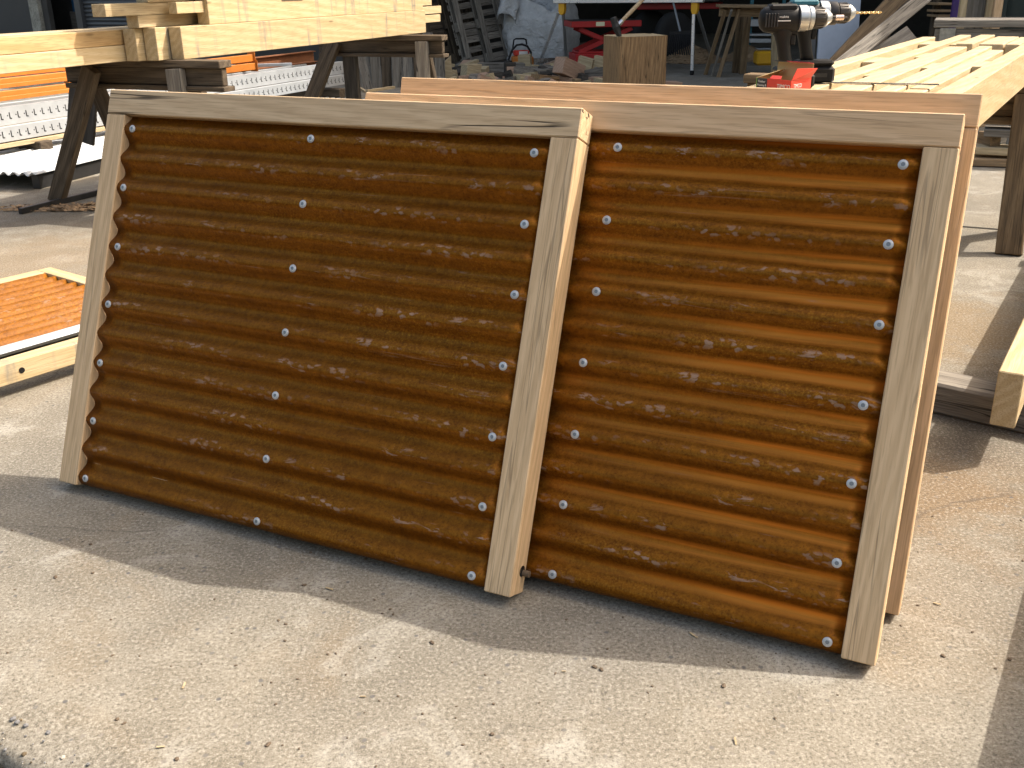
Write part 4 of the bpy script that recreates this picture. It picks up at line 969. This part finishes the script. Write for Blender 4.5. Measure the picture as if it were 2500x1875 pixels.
leaning(2128, 98, 2202, 38, 8.4, 8.65, .11, .06, M_greyw, 'notched_beam', 'weathered notched beam end leaning across the bolted beam')
A_ = PY(2150, 120, 8.3); B_ = PY(2225, 82, 8.5)
tag(box('grey_plank', A_-Vector((.3, 0, .25)), B_, .14, .04, M_greyw, None, up=Vector((0, -1, .6)), bev=.004), 'grey plank sloping down behind the far ends of the pale rails', 'board')
gb = PY(2268, 150, 8.0); gb.z = 0; ge = PY(2640, 150, 7.6); ge.z = 0; gx = (ge-gb).normalized()
be2 = empty('grey_bench', gb, 'weathered grey workbench with boarded front behind the pale rails', 'bench')
zb = PY(2268, 47, 8.0).z
box('top', gb+UZ*(zb-.03), ge+UZ*(zb-.03), .5, .055, M_greyw, be2, bev=.006, ay=.1)
for i in range(4): box('front_board', gb+gx*.012+UZ*(zb-.06-.085-i*.165), ge+UZ*(zb-.06-.085-i*.165), .03, .158, M_greyw, be2, bev=.004, ay=1)
for t in (.10, .66):
    q = gb + (ge-gb)*t; box('leg', q-UZ.cross(gx)*.035+UZ*.0, q-UZ.cross(gx)*.035+UZ*(zb-.062), .11, .03, M_greyw if t > .5 else M_post, be2, up=-UZ.cross(gx), bev=.004)
for (x, w_, Y, mat, lab) in ((2335, .06, 8.9, M_pale, 'narrow pale batten standing behind the grey bench, left of the wide board'), (2368, .20, 8.95, M_greyw, 'wide weathered board standing behind the grey bench'), (2399, .05, 8.9, M_pale, 'narrow pale batten right of the wide weathered board'), (2420, .07, 8.8, M_oakw, 'pale oak batten standing next to the green door')):
    a_ = PY(x, 140, Y); a_.z = 0; tag(box('standing_board', a_, a_+Vector((.04, .12, 1.5)), w_, .028, mat, None, up=Vector((0, -1, .1)), bev=.003), lab, 'board', 'boards standing behind the grey bench')
a_ = PY(2318, 140, 9.4); a_.z = 0; tag(box('purple_tube', a_, a_+Vector((.05, .1, 1.4)), .09, .09, M_purple, None, up=Vector((0, -1, 0)), bev=.03), 'purple packaging standing in the dark behind the grey bench', 'packaging')
wr = PY(2300, 100, 11.5); wr.z = 0
rk = empty('timber_rack', wr, 'dark rack with pale timber ends beside the purple packaging', 'rack')
for x in (2275, 2330): a_ = PY(x, 100, 11.6); a_.z = 0; box('post', a_, a_+UZ*1.5, .07, .07, M_dark, rk, up=Vector((0, -1, 0)), bev=.004)
for y in (9, 26, 38): box('shelf_board', PY(2276, y, 11.5), PY(2312, y, 11.5), .3, .025, M_bench, rk, bev=.003)
# pile of offcut planks under the right trestle
pl0 = P(2380, 415)
for i, (dz, x0_, x1_, wd, mat, lab) in enumerate(((.03, 2340, 2520, .22, M_bench, 'bottom brown plank of the pile under the right trestle'), (.10, 2375, 2520, .18, M_pale, 'pale split plank lying on the pile under the right trestle'), (.22, 2390, 2530, .2, M_greyw, 'grey plank midway up the pile under the right trestle'), (.30, 2385, 2530, .16, M_brownw, 'brown plank near the top of the pile under the right trestle'), (.37, 2395, 2530, .14, M_fresh, 'sunlit top plank of the pile under the right trestle'))):
    a_ = PY(x0_, 400, pl0.y+.25); b_ = PY(x1_, 400, pl0.y+.1); a_.z = b_.z = dz
    tag(box('plank', a_, b_, wd, .05, mat, None, bev=.004), lab, 'plank', 'planks piled under the right trestle')
for k, x in enumerate((2405, 2500)):
    a_ = PY(x, 400, pl0.y+.28); a_.z = .16
    tag(box('spacer_block', a_-Vector((0, .1, 0)), a_+Vector((0, .1, 0)), .07, .085, M_brownw, None, bev=.003), ('left', 'right')[k]+' spacer block inside the plank pile under the right trestle', 'wood block')

# ================================================================== DRILLS AND SCREW BOX
def drill(base, ang, label, body_mat, top_mat, bit, dz=0.0):
    root = empty('cordless_drill', base, label, 'drill', 'cordless drills on the pale rails')
    M = Matrix.Translation(base+UZ*dz) @ Matrix.Rotation(ang, 4, 'Z')
    AX = .195                                  # height of the spindle above the foot
    def lt(n, prof, mat, seg=28, sm=True):
        return lathe(n, prof, mat, root, M @ Matrix.Translation((0, 0, AX)), seg, sm)
    # motor housing: a shaped barrel, deeper than wide
    bm = bmesh.new(); bm_lathe(bm, [(-.098, .012), (-.094, .024), (-.082, .033), (-.060, .0365), (-.02, .0375), (.004, .0365), (.014, .033)], 28)
    for v in bm.verts:
        v.co.y *= .84
        if v.co.z < 0: v.co.z *= 1.12
    o = mobj('motor_housing', bm, M_black if body_mat is M_teal else body_mat, root, M @ Matrix.Translation((0, 0, AX)), True); o.data.set_sharp_from_angle(angle=R(45))
    for i in range(5):
        bm = bmesh.new(); bm_box(bm, -.088+i*.0085, -.084+i*.0085, -.032, -.0285, -.022, .016, .0008); mobj('vent', bm, M_dkst, root, M @ Matrix.Translation((0, 0, AX)))
    bm = bmesh.new(); bm_box(bm, -.072, .008, -.024, .024, .022, .0405, .005); mobj('top_cover', bm, top_mat, root, M @ Matrix.Translation((0, 0, AX)))
    lt('gear_collar', [(.0145, .030), (.016, .0365), (.040, .0365), (.044, .033)], M_silver)
    lt('torque_ring', [(.0445, .0325), (.047, .034), (.058, .033), (.060, .030)] if bit == 'holder' else [(.0445, .033), (.047, .0345), (.068, .0340), (.071, .031)], M_chuck if bit != 'holder' else M_silver)
    x0 = .0605 if bit == 'holder' else .0715
    ck = lt('chuck', [(x0, .026), (x0+.003, .030), (x0+.032, .0285), (x0+.036, .026)], M_chuck)
    for i in range(16):
        a = 2*math.pi*i/16; bm = bmesh.new(); bm_box(bm, x0+.004, x0+.030, -.0014, .0014, .0285, .0306, .0005)
        mobj('rib', bm, M_chuck, ck, M @ Matrix.Translation((0, 0, AX)) @ Matrix.Rotation(a, 4, 'X'))
    lt('chuck_nose', [(x0+.0365, .0258), (x0+.040, .0255), (x0+.052, .016), (x0+.056, .013)], M_silver)
    x1 = x0+.0565
    if bit == 'holder':
        lt('bit_shank', [(x1, .0055), (x1+.012, .0055)], M_chuck, 12); lt('bit_holder', [(x1+.0125, .0060), (x1+.014, .0078), (x1+.036, .0078), (x1+.038, .0055)], M_copper, 16); lt('bit_tip', [(x1+.0385, .0035), (x1+.048, .0030)], M_chuck, 6)
    else:
        bm = bmesh.new(); n = 60; V = []
        for i in range(n+1):
            t = i/n; a = t*6*math.pi; r_ = .0042*(1 if t < .94 else (1-t)/.06+.05); q = []
            for k in range(8):
                b_ = 2*math.pi*k/8; rr = r_*(1 if k % 4 in (0, 1) else .55); q.append(bm.verts.new((x1+t*.085, rr*math.cos(a+b_), rr*math.sin(a+b_))))
            V.append(q)
        for i in range(n):
            for k in range(8): bm.faces.new([V[i][k], V[i][(k+1) % 8], V[i+1][(k+1) % 8], V[i+1][k]])
        mobj('drill_bit', bm, M_brass, root, M @ Matrix.Translation((0, 0, AX)), False)
    # handle: skewed oval column from housing to battery shoe
    bm = bmesh.new(); V = []
    for (z, cx, rx, ry) in ((.055, -.006, .022, .017), (.075, -.010, .0195, .0165), (.10, -.016, .0195, .017), (.125, -.021, .0205, .0175), (.145, -.024, .025, .0185), (.16, -.026, .033, .021), (.172, -.028, .036, .024)):
        V.append([bm.verts.new((cx+rx*math.cos(2*math.pi*k/20), ry*math.sin(2*math.pi*k/20), z)) for k in range(20)])
    for i in range(len(V)-1):
        for k in range(20): bm.faces.new([V[i][k], V[i][(k+1) % 20], V[i+1][(k+1) % 20], V[i+1][k]])
    bm.faces.new(V[0][::-1]); bm.faces.new(V[-1]); mobj('handle', bm, M_black, root, M, True)
    bm = bmesh.new(); bm_box(bm, -.004, .014, -.009, .009, .120, .152, .004); mobj('trigger', bm, M_black if body_mat is M_black else M_black, root, M)
    bm = bmesh.new(); bm_box(bm, -.004, .018, -.011, .011, .150, .168, .003); mobj('selector', bm, top_mat, root, M)
    bm = bmesh.new(); bm_box(bm, -.040, .072, -.034, .034, .042, .060, .008); mobj('battery_shoe', bm, M_black, root, M)
    bm = bmesh.new(); bm_box(bm, -.038, .076, -.0345, .0345, -dz, .0415, .009); bt_ = mobj('battery', bm, M_black, root, M)
    bm = bmesh.new(); bm_box(bm, -.02, .05, -.0352, -.0346, .010, .022, 0); mobj('battery_label', bm, M_dkst, bt_, M)
    pl_ = M @ Matrix.Translation((-.034, -.0322, AX+.006)) @ Matrix.Rotation(R(90), 4, 'X')
    text('maker_name', 'makita', .0105, M_print, root, pl_)
    bm = bmesh.new(); bm_box(bm, -.052, -.014, -.0328, -.0318, AX-.0065, AX-.0035, 0); mobj('name_bar', bm, M_print, root, M)
    return root
zr = ZT+.1605
d1p = P(1926, 217.0, zr)
drill(Vector((d1p.x, d1p.y+.03, zr)), R(3), 'black cordless drill with a bit holder standing behind the red box', M_black, M_black, 'holder', .002)
d2p = P(1972, 205, zr); drill(Vector((d2p.x+.006, d2p.y+.03, zr)), R(1), 'teal cordless drill with a gold twist bit behind the black drill', M_teal, M_teal, 'twist', .010)

def screw_box():
    h = .047; t = .0012
    T0, TL_, TR_ = P(1932, 196.7, zr+h), P(1847.5, 189.5, zr+h), P(1980, 189, zr+h)
    c = Vector((T0.x, T0.y, zr)); root = empty('screw_box', c, 'open red and black cardboard screw box lying before the drills', 'box')
    xa = TL_-T0; xa.z = 0; Ls = xa.length; xa.normalize()
    xb = TR_-T0; xb.z = 0; Lb = xb.length; xb.normalize()
    def wall(n, A_, d, L, z0, z1, mat, off=0, parent=root):
        nrm = d.cross(UZ); return box(n, A_+UZ*(z0+z1)/2+nrm*off, A_+d*L+UZ*(z0+z1)/2+nrm*off, t, z1-z0, mat, parent, bev=0)
    wall('side_red', c, xa, Ls*.68, .010, h, M_redcard); wall('side_lower', c, xa, Ls*.68, 0, .0098, M_blkcard); wall('side_black', c+xa*Ls*.682, xa, Ls*.30, 0, h, M_blkcard); wall('side_green', c+xa*Ls*.984, xa, Ls*.016, 0, h, M_greencard)
    wall('end_red', c+xb*.001, xb, Lb, .010, h, M_redcard); wall('end_lower', c+xb*.001, xb, Lb, 0, .0098, M_blkcard)
    wall('back', c+xb*Lb, xa, Ls, 0, h, M_card); wall('left_end', c+xa*Ls, xb, Lb, 0, h, M_card)
    box('floor', c+xb*Lb/2+UZ*.0015, c+xb*Lb/2+xa*Ls+UZ*.0015, Lb-.004, .001, M_card, root, bev=0)
    # flaps
    def flap(n, pts, mat):
        bm = bmesh.new(); bm.faces.new([bm.verts.new(p) for p in pts]); o = mobj(n, bm, mat, root); m = o.modifiers.new('card', 'SOLIDIFY'); m.thickness = .0009; return o
    b0, b1 = c+xb*Lb+UZ*h, c+xb*Lb+xa*Ls+UZ*h; back = xb
    lift = UZ*.036+back*.012
    flap('lid_inside', [b0, b1, b1+lift-xa*-.004, b0+lift], M_card)
    l0, l1 = b0+lift, b1+lift; fo = UZ*.004-back*.022
    flap('lid_tongue_red', [l0+fo*.1, l0+(l1-l0)*.70+fo*.1, l0+(l1-l0)*.70+fo-xa*.002, l0+fo-xa*-.008], M_pinkcard)
    flap('lid_tongue_black', [l0+(l1-l0)*.705+fo*.1, l1+fo*.1+xa*.012, l1+fo+xa*.016, l0+(l1-l0)*.705+fo], M_blkcard)
    e0, e1 = c+UZ*h+xb*.001, c+xb*Lb+UZ*h; out = -xa
    flap('end_flap_red', [e0, e1, e1+UZ*.026+out*.020, e0+UZ*.030+out*.004+xb*.02], M_redcard)
    f0, f1 = c+xa*Ls+UZ*h, c+xa*Ls+xb*Lb+UZ*h
    flap('left_flap', [f0, f1, f1+UZ*.020-xa*.035, f0+UZ*.004-xa*.010+xb*.02], M_card)
    s0 = c+UZ*h; flap('side_flap_red', [s0+xa*Ls*.30, s0+xa*Ls*.62, s0+xa*Ls*.60+xb*.012+UZ*.008, s0+xa*Ls*.33+xb*.012+UZ*.008], M_redcard)
    n_a = xa.cross(UZ); n_a = n_a if n_a.dot(Vector((0, -1, 0))) > 0 else -n_a
    n_b = xb.cross(UZ); n_b = n_b if n_b.dot(Vector((0, -1, 0))) > 0 else -n_b
    def face(p, n, rgt): 
        rgt = rgt.normalized(); return Matrix(((rgt.x, UZ.x, n.x, p.x), (rgt.y, UZ.y, n.y, p.y), (rgt.z, UZ.z, n.z, p.z), (0, 0, 0, 1)))
    text('print', 'TIMCO', .0150, M_print, root, face(c+xa*Ls*.20+UZ*.029+n_a*.0012, n_a, -xa))
    text('print', 'TIMCO', .0150, M_print, root, face(c+xb*Lb*.32+UZ*.030+n_b*.0012, n_b, xb))
    text('print', 'Timber', .0090, M_print, root, face(c+xa*Ls*.84+UZ*.038+n_a*.0012, n_a, -xa))
    text('print', 'Framing &', .0080, M_print, root, face(c+xa*Ls*.83+UZ*.028+n_a*.0012, n_a, -xa))
screw_box()

# ================================================================== LITTER ON THE CONCRETE
def litter():
    rnd = random.Random(5); bm = bmesh.new()
    for _ in range(150):
        x, y = rnd.uniform(-100, 2600), rnd.uniform(1150, 1880); p = P(x, y)
        if ab(p)[1] < be+.12: continue
        s_ = rnd.choice((.002, .0025, .003, .0045)); M = Matrix.Translation(p+UZ*s_*.35) @ Matrix.Rotation(rnd.random()*6.28, 4, 'Z') @ Matrix.Diagonal((s_*rnd.uniform(.8, 1.9), s_, s_*.6, 1))
        bmesh.ops.create_icosphere(bm, subdivisions=1, radius=1, matrix=M)
    bm2 = bmesh.new()
    for _ in range(900):
        a = ae + rnd.uniform(-.9, .7); b = be + rnd.gauss(-.01, .035) if rnd.random() < .6 else be - rnd.uniform(0, .4); z = -.042 if b < be-.008 else max(-.02, -.004-.3*max(0, be+.045-b)); s_ = rnd.choice((.0025, .003, .004, .006, .009))*(1 if b < be-.005 else .6)
        M = Matrix.Translation(Q(a, b, z)) @ Matrix.Rotation(rnd.random()*6.28, 4, 'Z') @ Matrix.Diagonal((s_*rnd.uniform(.8, 1.5), s_, s_*.7, 1)); n0 = len(bm2.faces)
        bmesh.ops.create_icosphere(bm2, subdivisions=1, radius=1, matrix=M); bm2.faces.ensure_lookup_table(); mi = rnd.choice((0, 0, 1, 2))
        for f in bm2.faces[n0:]: f.material_index = mi
    tag(mobj('gravel', bm2, [M_stone, M_stonel, M_soil], None, None, False), 'grey and brown gravel along the broken slab edge', 'gravel', kind='stuff')
    tag(mobj('grit', bm, M_peg, None, None, False), 'dark grit scattered over the concrete', 'grit', kind='stuff')
    bm = bmesh.new()
    for _ in range(26):
        x, y = rnd.uniform(-100, 2600), rnd.uniform(520, 1880); p = P(x, y)
        if ab(p)[1] < be+.12: continue
        s_ = rnd.uniform(.004, .012); M = Matrix.Translation(p+UZ*.002) @ Matrix.Rotation(rnd.random()*6.28, 4, 'Z') @ Matrix.Rotation(rnd.uniform(-.25, .25), 4, 'Y')
        bm_box(bm, -s_, s_, -s_*.22, s_*.22, 0, .0012, 0, M)
    tag(mobj('wood_shavings', bm, M_pale, None, None, False), 'small wood shavings scattered over the concrete', 'shavings', kind='stuff')
litter()
